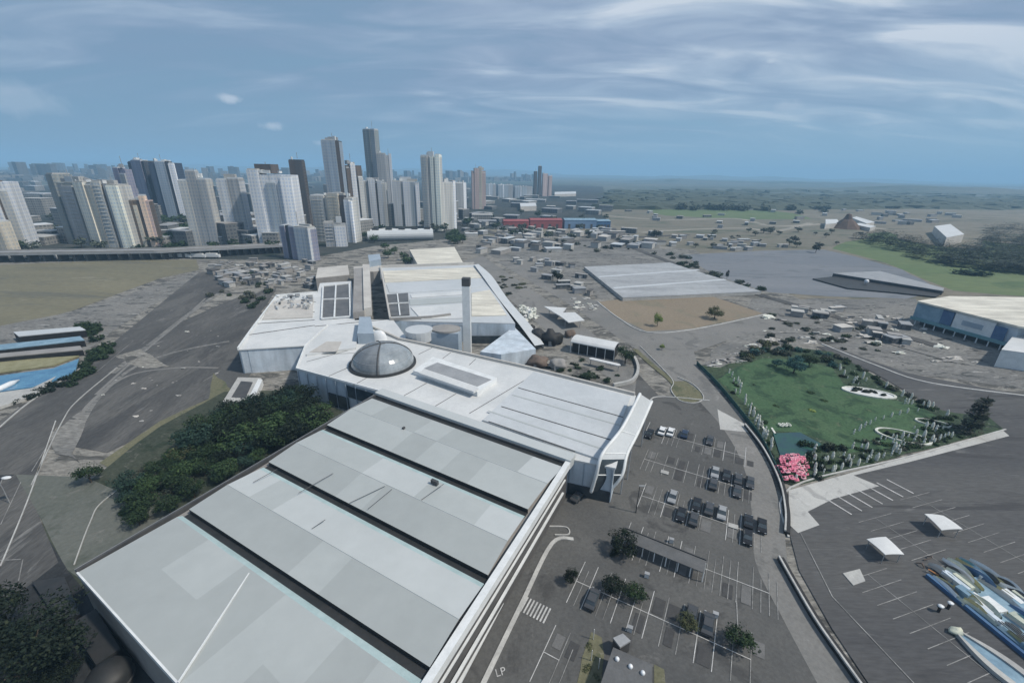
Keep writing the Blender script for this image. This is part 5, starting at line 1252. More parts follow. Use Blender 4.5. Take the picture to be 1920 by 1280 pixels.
mb = MB(); g = G(1484, 886); mb.blob((g.x, g.y, .5), (3.8, 3.2, 1.3), 14, 7, .3, 3); mb.build('leaf_base', M['leaf_dk'], pk)
pl = lowblock([(1450, 812), (1500, 810), (1540, 832), (1500, 858), (1466, 862)], .5, 'tealdk', 'seam', 'teal_pool', 'small dark teal covered basin at the front left of the lawn', 'basin')
# layered pine
pn_ = thing('layered_pine', 'tall black layered pine standing at the right corner of the garden', 'tree', tuple(G(1815, 812)[:2])+(0,))
g = G(1815, 812); ppz = 12.5
mb = MB(); mb.tube([(g.x, g.y, 0), (g.x+.4, g.y, 6), (g.x+1.0, g.y, ppz)], [.35, .25, .08], 7); mb.build('trunk', M['bark'], pn_)
for k in range(11):
    z = 1.5+k*.95; rr = (3.6-.16*k)*rg_.uniform(.7, 1.1); ox = g.x+.08*k+rg_.uniform(-.7, .7)
    me = MB()
    for i in range(240):
        a = rg_.uniform(0, 6.28); q = rg_.random()**.5; x = ox+rr*q*math.cos(a); y = g.y+rr*q*math.sin(a)*.8; zz = z+rg_.gauss(0, .16)+.25*q; s = rg_.uniform(.12, .3); a2 = rg_.uniform(0, 6.28)
        me.face([(x-s, y-s*.5, zz), (x+s*math.cos(a2), y-s, zz+.1), (x+s, y+s*.6, zz+.05), (x-s*.4, y+s, zz-.08)])
    me.build('foliage_tier', M['leaf_blk'] if k % 3 else M['leaf_grey'], pn_)

# ------------------------------------------------------------------ canopies and the blue play structure on the deck
def canopy(px, s, rot, label, tilt):
    zc_ = 2.7; g = G(*px, zc_); t = thing('square_canopy', label, 'canopy', (g.x, g.y, 0)); c, q = math.cos(rot), math.sin(rot); n = 8
    def pt(u, v, dz=0): x, y = u*s, v*s; return (g.x+c*x-q*y, g.y+q*x+c*y, zc_+tilt*(u*v*4)+.25*(1-(u*u+v*v)*2)+dz)
    mb = MB()
    for i in range(n):
        for j in range(n):
            u0, u1, v0, v1 = i/n-.5, (i+1)/n-.5, j/n-.5, (j+1)/n-.5
            mb.face([pt(u0, v0), pt(u1, v0), pt(u1, v1), pt(u0, v1)]); mb.face([pt(u0, v1, -.12), pt(u1, v1, -.12), pt(u1, v0, -.12), pt(u0, v0, -.12)])
    for k in range(n):
        u0, u1 = k/n-.5, (k+1)/n-.5
        for v in (-.5, .5): mb.face([pt(u0, v), pt(u1, v), pt(u1, v, -.12), pt(u0, v, -.12)]); mb.face([pt(v, u0), pt(v, u1), pt(v, u1, -.12), pt(v, u0, -.12)])
    mb.build('fabric_roof', M['roof_white'], t)
    for u, v in ((-.42, -.42), (.42, -.42), (.42, .42), (-.42, .42)):
        p = pt(u, v, -.12); b = MB(); b.tube([(p[0], p[1], 0), p], .07, 6); b.build('post', M['grey'], t)
canopy((1660, 1023), 4.1, .1, 'white square fabric canopy standing alone on the deck nearest the retaining wall', .15)
canopy((1768, 978), 4.2, .0, 'crumpled silver-white square canopy farther right on the deck', -.2)
ms = lowblock([(1581, 1074), (1612, 1066), (1622, 1088), (1600, 1096)], .35, 'concrete', 'concrete', 'access_hatch', 'pale raised access hatch on the deck below the white canopy', 'hatch')
ps = thing('play_structure', 'sprawling blue and cream play structure with slides at the lower right corner', 'play structure', tuple(G(1840, 1140)[:2])+(0,))
ps_a = G(1725, 1075); ps_b = G(1925, 1240); dp = (ps_b-ps_a).normalized(); dq = Vector((-dp.y, dp.x, 0))
if dq.x < 0: dq = -dq
def psbox(u, v, z0, lx, ly, h_, m, name='deck_block', tw=0.0):
    p = ps_a+dp*u+dq*v; return MB().box(p.x, p.y, z0, lx, ly, h_, math.atan2(dp.y, dp.x)+tw).build(name, M[m], ps)
ra = random.Random(5)
LN = (ps_b-ps_a).length
psbox(LN*.62, 6, 0, LN*.9, 10, .8, 'paleblue', 'base')
psbox(LN*.55, .3, 0, LN*1.0, .6, .9, 'navy', 'side_wall')
for i in range(26):
    u = ra.uniform(.15, 1.15)*LN; v = ra.uniform(1.5, 12)
    if v > 9 and u < 6: continue
    psbox(u, v, .8, ra.uniform(1.6, 4.2), ra.uniform(.8, 1.9), ra.uniform(.3, 1.0), ra.choice(('paleblue', 'paleblue', 'paleyellow', 'paleyellow', 'teal', 'trim', 'panel')), 'deck_block', ra.choice((0, 0, .08)))
def shard(u, v, l_, w_, z0, z1, m, name, tw=0.0):
    a_ = ps_a+dp*u+dq*v; dd = (dp+dq*tw).normalized(); nq = Vector((-dd.y, dd.x, 0)); mb = MB(); pr = []
    for k in range(7):
        t = k/6; ww = w_*(.25+.75*math.sin(min(1, t*1.6+.1)*math.pi/2))*(1-.35*t); p = a_+dd*l_*t+nq*.25*math.sin(t*3); z = z0+(z1-z0)*math.sin(t*2.6)
        pr.append((p-nq*ww/2, p+nq*ww/2, p, z))
    for (a1, b1, c1_, q1), (a2, b2, c2_, q2) in zip(pr, pr[1:]):
        mb.face([(*a1[:2], q1-.25), (*a2[:2], q2-.25), (*c2_[:2], q2+.2), (*c1_[:2], q1+.2)]); mb.face([(*c1_[:2], q1+.2), (*c2_[:2], q2+.2), (*b2[:2], q2-.25), (*b1[:2], q1-.25)])
        mb.face([(*a1[:2], .6), (*a2[:2], .6), (*a2[:2], q2-.25), (*a1[:2], q1-.25)]); mb.face([(*b2[:2], .6), (*b1[:2], .6), (*b1[:2], q1-.25), (*b2[:2], q2-.25)])
    mb.build(name, M[m], ps)
for i in range(70):
    shard(ra.uniform(-.10, .80)*LN, ra.uniform(.2, 14.5), ra.uniform(2, 6), ra.uniform(.35, .95), 1.0, ra.uniform(1.1, 1.8), ra.choice(('paleblue', 'paleyellow', 'mustard', 'paleyellow', 'navy', 'panel', 'seam', 'trim', 'teal', 'concrete', 'beige')), 'slide', ra.uniform(-.15, .15))
for i in range(12):
    p = ps_a+dp*ra.uniform(-3, 3)+dq*ra.uniform(1, 9); mb = MB(); q = Vector((ra.uniform(-1.5, 1.5), ra.uniform(-1, 1), 0)); mb.tube([tuple(p+Vector((0, 0, .4))), tuple(p+q+Vector((0, 0, 1.0)))], .13, 6); mb.build('wooden_bar', M[ra.choice(('orange', 'brown', 'orange'))], ps)
for i in range(5): psbox(LN*.9+i*.2, 1.4+i*.35, 1.7+i*.02, LN*.45, .12, .1, 'seam', 'slat')
bs_ = thing('blue_boat_slide', 'long pale boat-shaped slide with blue bed and yellow tip beside the play structure', 'slide', tuple(G(1830, 1215)[:2])+(0,))
a, b = G(1790, 1188), G(1935, 1300); mb = MB(); mb2 = MB(); d = (b-a).normalized(); n2_ = Vector((-d.y, d.x, 0))
for i in range(10):
    t0, t1 = i/10, (i+1)/10; w0, w1 = .4+2.0*math.sin(t0*2.2), .4+2.0*math.sin(t1*2.2); p0, p1 = a.lerp(b, t0), a.lerp(b, t1)
    mb.prism([tuple((p0-n2_*w0)[:2]), tuple((p1-n2_*w1)[:2]), tuple((p1-n2_*w1*.55)[:2]), tuple((p0-n2_*w0*.55)[:2])], 0, .9)
    mb.prism([tuple((p0+n2_*w0*.55)[:2]), tuple((p1+n2_*w1*.55)[:2]), tuple((p1+n2_*w1)[:2]), tuple((p0+n2_*w0)[:2])], 0, .9)
    mb2.prism([tuple((p0-n2_*w0*.55)[:2]), tuple((p1-n2_*w1*.55)[:2]), tuple((p1+n2_*w1*.55)[:2]), tuple((p0+n2_*w0*.55)[:2])], 0, .6)
mb.build('hull', M['concrete'], bs_); mb2.build('bed', M['paleblue'], bs_)
mb = MB(); mb.blob((a.x, a.y, .7), (1.2, .7, .5), 10, 6, .3, 4); mb.build('tip', M['paleyellow'], bs_, smooth=True)
for p_, lab in (((1758, 1148), 'left white-topped post beside the play structure'), ((1776, 1142), 'right white-topped post beside the play structure')):
    g = G(*p_); t = thing('capped_post', lab, 'post', (g.x, g.y, 0)); mb = MB(); mb.tube([(g.x, g.y, 0), (g.x, g.y, 1.5)], .22, 10); mb.build('post', M['black'], t); mb = MB(); mb.blob((g.x, g.y, 1.6), (.5, .42, .22), 12, 6, .1, 1); mb.build('cap', M['dish'], t, smooth=True)

# ------------------------------------------------------------------ right-hand showroom
sr = thing('white_showroom', 'long white building with cream roof, blue panels and teal base at the right edge', 'building', tuple(G(1820, 640)[:2])+(0,))
zs = 12.0
SR = [(1722, 562), (1775, 560), (1990, 580), (1990, 660), (1870, 610)]
RO_ = W2([(1720, 565), (1780, 556), (2050, 560), (2080, 640), (1908, 612)], zs)
mb = MB(); mb.prism(RO_, zs-.5, zs+.3); mb.build('roof', M['cream'], sr)
a, b = Vector((*RO_[0], 0)), Vector((*RO_[4], 0)); d = (b-a).normalized(); nn = Vector((-d.y, d.x, 0)); LL = (b-a).length
if nn.x < 0: nn = -nn
fr = a+nn*1.0
def srp(u0, u1, z0, z1, off, m, name, th=.3):
    c = fr+d*((u0+u1)/2*LL)-nn*off; return MB().box(c.x, c.y, z0, (u1-u0)*LL, th, z1-z0, math.atan2(d.y, d.x)).build(name, M[m], sr)
c = fr+d*LL/2+nn*10; MB().box(c.x, c.y, 3.2, LL, 19, zs-.55-3.2, math.atan2(d.y, d.x)).build('wall', M['panel'], sr)
srp(0, .3, 3.4, zs-.7, .3, 'paleblue', 'wall_panel'); srp(.3, .42, 4.4, zs-1, .42, 'navy', 'blue_panel'); srp(.43, .82, 3.8, zs-.8, .3, 'trim', 'wall_panel')
srp(.52, .72, 6.4, 8.6, .5, 'panel_dk', 'louvre')
srp(.82, .93, 4.0, zs-2, .5, 'navy', 'blue_panel'); srp(-.02, 1.0, 2.6, 4.2, .6, 'teal', 'base_band', .5)
for i in range(9): q = fr+d*(LL*(.05+i*.11))-nn*.4; MB().box(q.x, q.y, 0, .35, .35, 2.6).build('stilt', M['trim'], sr)
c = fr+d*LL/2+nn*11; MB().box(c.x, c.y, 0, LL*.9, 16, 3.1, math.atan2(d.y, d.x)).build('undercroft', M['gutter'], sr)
an_ = lowblock([(1878, 655), (1925, 600), (2060, 600), (2060, 680)], 7.5, 'roof_white', 'trim', 'white_annex', 'pale sloped white annex cut by the right edge in front of the showroom', 'building')

# ------------------------------------------------------------------ mid-distance sheds and lots
wh = lowblock([(1095, 500), (1255, 492), (1428, 546), (1168, 558)], 2.2, 'shedroof', 'concrete', 'flat_warehouse', 'large low warehouse with pale flat roof left of the grey plaza', 'warehouse')
for a_, b_ in (((1122, 519), (1310, 506)), ((1150, 540), (1360, 524))): seamline(a_, b_, 2.204, 3.2, M['roof_pale'], wh, .1)
dk = lowblock([(1524, 522), (1580, 517), (1770, 546), (1755, 556), (1680, 548), (1590, 540)], 1.0, 'gutter', 'gutter', 'dark_low_roof', 'low dark pointed roof in the middle of the grey plaza', 'roof')
lowblock([(1562, 512), (1650, 508), (1770, 540), (1768, 545), (1600, 518)], 3.0, 'plaza_roof' if 'plaza_roof' in M else 'grey', 'seam', 'grey_sloped_roof', 'long grey roof edge above the dark pointed roof', 'roof')
for (x0, x1, yb, yt, mr, lab, nm) in ((944, 992, 429, 413, 'red', 'dark red shed, left part of the red row', 'red_shed'), (994, 1054, 429, 411, 'red', 'bright red shed next to the blue sheds', 'red_shed'), (1058, 1118, 429, 411, 'blue', 'long blue shed beside the red one', 'blue_shed'), (1119, 1144, 429, 413, 'navy', 'short darker blue shed at the right end of the row', 'blue_shed')):
    a, b = G(x0, yb), G(x1, yb); hh = solve_z(a.x, a.y, yt); t = thing(nm, lab, 'shed', tuple((a+b)/2)); d = (b-a).normalized(); bk = Vector((-d.y, d.x, 0))
    bk = bk if bk.y > 0 else -bk; c = (a+b)/2+bk*9
    MB().box(c.x, c.y, 0, (b-a).length, 18, hh-1.2, math.atan2(d.y, d.x)).build('wall', M[mr], t)
    mb = MB(); e0, e1 = a-bk*.4, b-bk*.4; f0, f1 = a+bk*9, b+bk*9; g0_, g1_ = a+bk*18.4, b+bk*18.4
    mb.face([(*e0[:2], hh-1.15), (*e1[:2], hh-1.15), (*f1[:2], hh+.6), (*f0[:2], hh+.6)]); mb.face([(*f0[:2], hh+.6), (*f1[:2], hh+.6), (*g1_[:2], hh-1.15), (*g0_[:2], hh-1.15)])
    mb.build('roof', M['red' if nm == 'red_shed' else 'paleblue'], t)
    for i in range(4): q = a.lerp(b, .15+.23*i)-bk*.1; MB().box(q.x, q.y, 0, 3, .4, hh*.5, math.atan2(d.y, d.x)).build('door', M['seam'], t)
# long pale tube shed with greenery
tb = thing('tube_shed', 'long pale shed with rounded wall and white roof at the foot of the towers', 'shed', tuple(G(750, 452)[:2])+(0,))
a, b = G(690, 452), G(812, 449); mb = MB(); mb.tube([(a.x, a.y, 5), (b.x, b.y, 5)], 5.2, 16); mb.build('wall', M['roof_pale'], tb, smooth=False)
MB().box((a.x+b.x)/2, (a.y+b.y)/2+6, 0, (b-a).length*.96, 12, 10.4, math.atan2((b-a).y, (b-a).x)).build('rear_hall', M['trim'], tb)
for i in range(5): q = a.lerp(b, .1+.2*i)+Vector((0, 6, 0)); MB().box(q.x, q.y, 10.4, 6, 4, 2.0).build('roof_vent', M['gutter'], tb)
# brown mound, sheds around the far farm
mdg = G(1585, 428); mb = MB(); mb.lathe(mdg.x, mdg.y, [(20, 0), (15, 5), (9, 11), (6, 13), (3, 20), (.5, 21)], 9); tag(mb.build('earth_mound', M['rust'], loc=(mdg.x, mdg.y, 0)), 'brown conical mound between the far white sheds', 'mound')
for px, z, lab in (([(1548, 411), (1570, 411), (1574, 418), (1548, 420)], 7, 'white shed left of the brown mound'), ([(1597, 408), (1606, 406), (1640, 416), (1625, 419)], 6, 'slanted white shed right of the brown mound'), ([(1600, 420), (1612, 418), (1642, 424), (1632, 427)], 5, 'lower long white shed right of the brown mound'),
                   ([(1752, 424), (1782, 420), (1808, 439), (1775, 445)], 10, 'bright white roofed shed on the bare knoll at the right'), ([(1040, 360), (1080, 359), (1080, 363), (1040, 364)], 8, 'white oval-looking shed right of the plant towers'), ([(975, 381), (1004, 380), (1006, 386), (976, 387)], 9, 'white shed below the hazy slab blocks')):
    lowblock(px, z, 'roof_white', 'beige', 'white_shed', lab, 'shed')
sheet('bare_knoll', [(1660, 432), (1720, 412), (1800, 412), (1850, 455), (1830, 470), (1760, 462), (1690, 450)], 'scrub', 8, 25)
rr_ = random.Random(9)
def scatter(n, poly, fn):
    xs = [p[0] for p in poly]; ys = [p[1] for p in poly]; k = 0
    while k < n:
        x, y = rr_.uniform(min(xs), max(xs)), rr_.uniform(min(ys), max(ys))
        if inpoly(x, y, poly): fn(x, y); k += 1
def small_shed(lab, grp, smin=5, smax=14, hmax=5, mats_=('roof_pale', 'concrete', 'taupe', 'grey', 'roof_white')):
    def f(x, y):
        g = G(x, y); an = rr_.choice((-.5, 1.07, .2)); w_, d_ = rr_.uniform(smin, smax), rr_.uniform(smin*.6, smax*.6); h_ = rr_.uniform(2.5, hmax)
        t = thing('low_shed', lab, 'shed', (g.x, g.y, 0), grp)
        MB().box(g.x, g.y, 0, w_, d_, h_, an).build('wall', M[rr_.choice(('concrete', 'taupe', 'grey', 'f_low2'))], t)
        mb = MB(); mb.box(g.x, g.y, h_, w_+.6, d_+.6, .35, an); mb.build('roof', M[rr_.choice(mats_)], t)
    return f
scatter(46, [(880, 410), (1140, 432), (1150, 448), (900, 462), (865, 440)], small_shed('small low shed in the jumble left of and below the red and blue sheds', 'low sheds below the red and blue sheds'))
scatter(26, [(1150, 385), (1300, 378), (1560, 388), (1640, 400), (1500, 425), (1250, 430)], small_shed('tiny pale shed scattered on the far plain', 'sheds on the far plain', 6, 16, 5))
scatter(30, [(1290, 432), (1420, 430), (1640, 440), (1560, 470), (1300, 468), (1160, 450)], lambda x, y: tree(G(x, y), rr_.uniform(4, 8), rr_.choice(('leaf_far', 'leaf_grey')), 'grey-green tree on the dry ground above the plaza', 'trees on the dry ground', 'lo', 1.3))
scatter(22, [(1640, 400), (1780, 398), (1820, 408), (1740, 420), (1650, 425)], small_shed('tiny pale shed in the far farmstead on the right', 'sheds of the far farmstead', 8, 16, 6))
scatter(26, [(380, 488), (590, 492), (590, 540), (500, 545), (400, 530)], small_shed('tiny weathered shed on the rough ground behind the left wing', 'sheds on the rough ground', 2, 6, 2.5, ('taupe', 'grey', 'concrete')))
def bushfn(kind, lab, grp, a, b, dens='lo', hh=.7, nm='bush'):
    def f(x, y):
        o = bush(G(x, y), rr_.uniform(a, b), rr_.choice(kind), lab, grp, dens, hh, nm)
        if nm != 'bush': o['category'] = nm.replace('_', ' ')
    return f
def clumpfn(*a, **k):
    return bushfn(*a, nm='tree_clump', **k)
scatter(42, [(870, 415), (1150, 430), (1240, 470), (1000, 478), (880, 470)], bushfn(('leaf_far', 'leaf_blk', 'leaf_grey'), 'dark bush on the rubble ground below the red and blue sheds', 'bushes on the rubble ground', 3, 7))
scatter(26, [(1200, 470), (1280, 472), (1330, 510), (1450, 545), (1440, 556), (1330, 525), (1240, 490)], bushfn(('leaf_far', 'leaf_dk'), 'dark bush in the strip between the warehouse and the plaza', 'bushes between warehouse and plaza', 4, 7, 'md'))
scatter(34, [(1150, 375), (1500, 385), (1640, 395), (1500, 402), (1200, 392)], clumpfn(('leaf_far',), 'hazy green tree clump on the far plain', 'clumps on the far plain', 14, 30))
scatter(26, [(400, 520), (470, 515), (520, 545), (470, 580), (385, 560)], bushfn(('leaf_dk', 'leaf_grey'), 'dark bush on the rough slope behind the left wing', 'bushes behind the left wing', 3, 6, 'md'))
scatter(22, [(930, 520), (975, 520), (990, 545), (950, 555), (925, 540)], bushfn(('leaf_blk', 'leaf_olive'), 'dark scrub right of the cream roof hall', 'scrub right of the cream roof hall', 2, 5, 'md', .4))
scatter(16, [(1380, 690), (1420, 640), (1480, 640), (1400, 680)], bushfn(('leaf_olive', 'leaf_grey'), 'olive scrub in the rocky strip above the lawn', 'scrub above the lawn', 2, 4, 'md'))
scatter(40, [(1440, 590), (1560, 590), (1700, 640), (1640, 680), (1540, 640), (1430, 640)], bushfn(('leaf_grey', 'leaf_blk', 'leaf_dk'), 'dark scrub on the broken ground above the lawn', 'scrub on the broken ground', 2, 5, 'md', .5))
strip('street', [(870, 468), (960, 474), (1040, 468), (1140, 462), (1270, 474)], 7, 'street')
strip('road', [(905, 430), (960, 446), (1060, 452), (1180, 446), (1290, 440)], 9, 'road')
strip('road', [(1150, 428), (1160, 450), (1200, 470), (1280, 500)], 7, 'road')
strip('road', [(1320, 512), (1400, 545), (1500, 575), (1640, 615), (1760, 650)], 6, 'road')
strip('street', [(1460, 590), (1560, 602), (1660, 640), (1800, 680)], 5, 'street')
scatter(70, [(880, 425), (1150, 432), (1290, 445), (1270, 470), (1100, 470), (900, 476)], small_shed('weathered low block in the yards below the blue sheds', 'low blocks in the yards', 6, 20, 6, ('roof_pale', 'concrete', 'taupe', 'grey', 'beige', 'concrete', 'umberwall')))
scatter(20, [(1450, 585), (1560, 580), (1700, 610), (1700, 650), (1560, 625)], small_shed('low flat hut on the broken ground left of the showroom', 'huts left of the showroom', 3, 9, 3.2, ('taupe', 'grey', 'concrete', 'beige')))
scatter(30, [(385, 500), (590, 500), (560, 530), (420, 540)], small_shed('small grey hut on the slope above the left wing', 'huts above the left wing', 3, 9, 3.5, ('taupe', 'grey', 'concrete', 'umberwall')))
scatter(26, [(1000, 480), (1080, 500), (1120, 560), (1060, 545), (960, 490)], small_shed('small grey hut on the open ground left of the warehouse', 'huts left of the warehouse', 3, 9, 3.5, ('taupe', 'grey', 'concrete', 'umberwall')))
scatter(26, [(1230, 448), (1290, 440), (1420, 452), (1530, 468), (1420, 470), (1280, 474)], small_shed('low grey hut along the top edge of the grey plaza', 'huts above the plaza', 4, 14, 4, ('concrete', 'grey', 'taupe', 'roof_pale')))
def rockfn(lab, grp, a, b, ms_=('stone_w', 'concrete', 'beige')):
    def f(x, y):
        g = G(x, y); s = rr_.uniform(a, b); mb = MB(); mb.blob((g.x, g.y, s*.15), (s, s*rr_.uniform(.3, .6), s*.28), 10, 5, .9, rr_.randrange(900))
        tag(mb.build('pale_rock', M[rr_.choice(ms_)], loc=(g.x, g.y, 0)), lab, 'rock', grp)
    return f
scatter(48, [(1420, 600), (1560, 570), (1700, 600), (1860, 680), (1780, 690), (1600, 640), (1440, 650)], rockfn('flat pale rock on the broken ground above the lawn', 'pale rocks above the lawn', .7, 3.0, ('concrete', 'beige', 'taupe', 'stone_w')))
scatter(30, [(1330, 690), (1360, 660), (1420, 640), (1440, 655), (1390, 680)], rockfn('grey boulder at the top left of the lawn', 'boulders at the top left of the lawn', .8, 2.0, ('concrete', 'taupe', 'stone_w')))
scatter(40, [(400, 490), (580, 495), (560, 530), (450, 530)], rockfn('grey rubble heap on the rough ground behind the left wing', 'rubble behind the left wing', 1, 4, ('concrete', 'taupe', 'grey')))
scatter(22, [(1060, 560), (1100, 555), (1120, 580), (1085, 585)][:4], rockfn('pale rock beside the road left of the tan dirt lot', 'rocks beside the road', .6, 2.0))
scatter(24, [(150, 720), (280, 640), (420, 600), (420, 700), (250, 800)], rockfn('small pale rubble piece on the dark lot at the left', 'rubble on the dark left lot', .3, 1.0))
scatter(24, [(1020, 690), (1060, 665), (1150, 690), (1180, 715), (1120, 725)], bushfn(('leaf_dk', 'leaf_dk', 'leaf_blk'), 'dark green shrub in the planted court', 'shrubs in the planted court', 1.5, 3.2, 'md'))
tree(G(1172, 682), 8, 'leaf_dk', 'round dark green tree at the right end of the arched pavilion', None, 'hi', 1.1)
tree(G(1105, 715), 4, 'leaf_dk', 'low green tree below the white awning', None, 'hi', 1.5)
tree(G(1232, 612), 8, 'leaf_yel', 'bright yellow-green tree on the tan dirt lot', None, 'hi', .62)
tree(G(1339, 598), 7.5, 'leaf_olive', 'umbrella-shaped dark olive tree on the tan dirt lot', None, 'hi', 1.25)
tree(G(1241, 656), 3.2, 'leaf_yel', 'small yellow sapling beside the street above the lot', None, 'md', .8)
tree(G(954, 625), 4.5, 'leaf_dk', 'small dark tree by the wall at the end of the cream roof hall', None, 'md', 1.0)
tree(G(1362, 525), 8, 'leaf_blk', 'thin black cypress-like tree on the edge of the grey plaza', None, 'md', .35, name='slim_tree')
tree(G(1230, 447), 11, 'leaf_blk', 'lone dark tree on the sandy flat left of the plaza', None, 'md', 1.0)
tree(G(1529, 474), 10, 'leaf_blk', 'lone dark tree at the corner of plaza and meadow', None, 'md', .9)
tree(G(1045, 530), 9, 'leaf_blk', 'dark tree left of the pale warehouse', None, 'md', 1.1)
bush(G(1822, 516), 15, 'leaf_dk', 'lone dark round bush on the green meadow', None, 'md', .45, w=1.6)
lp = thing('globe_lamp', 'white round globe light on the dark roof in the grey plaza', 'lamp', tuple(G(1622, 536)[:2])+(0,)); g = G(1622, 536)
mb = MB(); mb.blob((g.x, g.y, 3.2), (1.5, 1.5, 1.5), 12, 8, 0, 1); mb.build('globe', M['dish'], lp, smooth=True); mb = MB(); mb.tube([(g.x, g.y, 0), (g.x, g.y, 2)], .2, 6); mb.build('pole', M['grey'], lp)

# dark woodland on the right: one mass
mb = MB(); WOOD = [(1600, 448), (1660, 440), (1760, 462), (1840, 462), (1850, 425), (1990, 425), (1990, 520), (1880, 512), (1760, 496), (1680, 472)]
k = 0
while k < 520:
    x, y = rr_.uniform(1590, 1990), rr_.uniform(405, 520)
    if not inpoly(x, y, WOOD): continue
    k += 1; g = G(x, y); s = rr_.uniform(6, 11)
    for i in range(60):
        d = Vector((rr_.gauss(0, 1), rr_.gauss(0, 1), abs(rr_.gauss(0, 1)))).normalized(); p = g+Vector((d.x*s*.7, d.y*s*.7, s*.25+d.z*s*.6)); u = rr_.uniform(.8, 1.7); a = rr_.uniform(0, 3)
        mb.face([(p.x-u, p.y-u*.4, p.z), (p.x+u*math.cos(a), p.y-u*.7, p.z+.5), (p.x+u, p.y+u*.5, p.z+.2), (p.x-u*.5, p.y+u, p.z-.5)])
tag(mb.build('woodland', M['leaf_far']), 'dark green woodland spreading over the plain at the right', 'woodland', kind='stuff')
mb = MB()
for i in range(700):
    x = rr_.uniform(1150, 1990); y = rr_.uniform(358, 392); g = G(x, y)
    s = rr_.uniform(18, 46); mb.blob((g.x, g.y, 0), (s*1.6, s*.7, rr_.uniform(5, 11)), 8, 4, .5, i)
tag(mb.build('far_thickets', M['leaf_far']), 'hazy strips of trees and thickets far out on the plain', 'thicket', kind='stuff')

# ------------------------------------------------------------------ left side: pool and sheds
pt_ = thing('swimming_pool', 'blue swimming pool with a white terrace at the left edge', 'pool', tuple(G(60, 710)[:2])+(0,))
mb = MB(); mb.prism(W2([(-80, 715), (100, 690), (148, 672), (140, 700), (60, 725), (-80, 745)], .8), .3, .8); mb.build('water', M['water'], pt_)
mb = MB(); mb.prism(W2([(-80, 746), (60, 727), (105, 705), (70, 738), (0, 762), (-80, 780)], .9), 0, .9); mb.build('terrace', M['pave_w'] if 'pave_w' in M else M['concrete'], pt_)
mb = MB(); mb.prism(W2([(-80, 684), (60, 672), (148, 666), (100, 684), (-80, 708)], .8), .2, .75); mb.build('lawn_strip', M['olive'], pt_)
bt = thing('upturned_boat', 'slim white upturned boat lying on the pool terrace', 'boat', tuple(G(15, 722)[:2])+(0,)); mb = MB(); a, b = G(-14, 735, 1.3), G(36, 712, 1.3)
mb.tube([a, a.lerp(b, .25), a.lerp(b, .7), b], [.3, .9, .9, .2], 10); mb.build('hull', M['dish'], bt, smooth=True)
for i, (px, z, m_, lab) in enumerate((([(25, 622), (150, 612), (160, 618), (35, 630)], 3.5, 'roof_pale', 'long white shed roof, upper one beside the pool'), ([(-60, 652), (150, 630), (158, 637), (-60, 662)], 3, 'paleblue', 'long pale blue-grey shed roof, middle one beside the pool'), ([(-60, 668), (150, 648), (155, 655), (-60, 675)], 2.6, 'taupe', 'long brown-grey shed roof, lowest one beside the pool'))):
    lowblock(px, z, m_, 'black', 'long_shed', lab, 'shed')
for i in range(26):
    t0 = rr_.random(); x = 205-60*t0+rr_.uniform(-14, 8); y = 650+70*t0+rr_.uniform(-8, 8); bush(G(x, y), rr_.uniform(3, 5), 'leaf_dk', 'dark green hedge bush between the pool and the left road', 'hedge beside the pool', 'md', .8)
for i in range(14): bush(G(rr_.uniform(150, 190), rr_.uniform(610, 640)), rr_.uniform(3.5, 5.5), 'leaf_dk', 'dark round bush right of the long sheds', 'bushes right of the long sheds', 'md', .9)
for i in range(24): x = rr_.uniform(20, 140); bush(G(x, 772-x*.45+rr_.uniform(-6, 6)), rr_.uniform(2, 3.5), 'leaf_blk', 'near-black hedge bush along the lower edge of the pool terrace', 'hedge below the pool terrace', 'md', .7)
sl_ = thing('street_lamp', 'street lamp with bright white head on the road at the left edge', 'lamp', tuple(G(12, 960)[:2])+(0,)); g = G(12, 960)
q = G(12, 895, 7.0); mb = MB(); mb.tube([(q.x-2, q.y, 0), (q.x-2, q.y, 6.6), (q.x-1, q.y, 7.0), (q.x-.5, q.y, 7.0)], [.12, .09, .07, .06], 8); mb.build('pole', M['grey'], sl_)
mb = MB(); mb.blob((q.x, q.y, 7.0), (1.0, .55, .2), 14, 6, .05, 1); mb.build('lamp_head', M['dish'], sl_, smooth=True)
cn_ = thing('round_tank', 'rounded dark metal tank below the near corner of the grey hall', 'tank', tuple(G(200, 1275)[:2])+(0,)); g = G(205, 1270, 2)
mb = MB(); mb.lathe(g.x, g.y, [(2.6, 0), (2.7, 2.6), (2.2, 3.4), (.9, 3.9), (.1, 4)], 18); mb.build('shell', M['gutter'], cn_, smooth=True); mb = MB(); mb.lathe(g.x, g.y, [(2.75, 1.2), (2.8, 1.35), (2.75, 1.5)], 18); mb.build('band', M['seam'], cn_)  # shell kept near-black to match the painted shade of this corner
for px, z, m_, lab in (([(60, 1090), (120, 1080), (150, 1150), (110, 1165)], 1.2, 'gutter', 'low dark slab roof left of the hall corner'), ([(130, 1170), (180, 1140), (225, 1215), (180, 1245)], 3, 'gutter', 'dark plant housing tucked beside the near hall wall')):
    lowblock(px, z, m_, 'black', 'dark_outbuilding', lab, 'outbuilding')

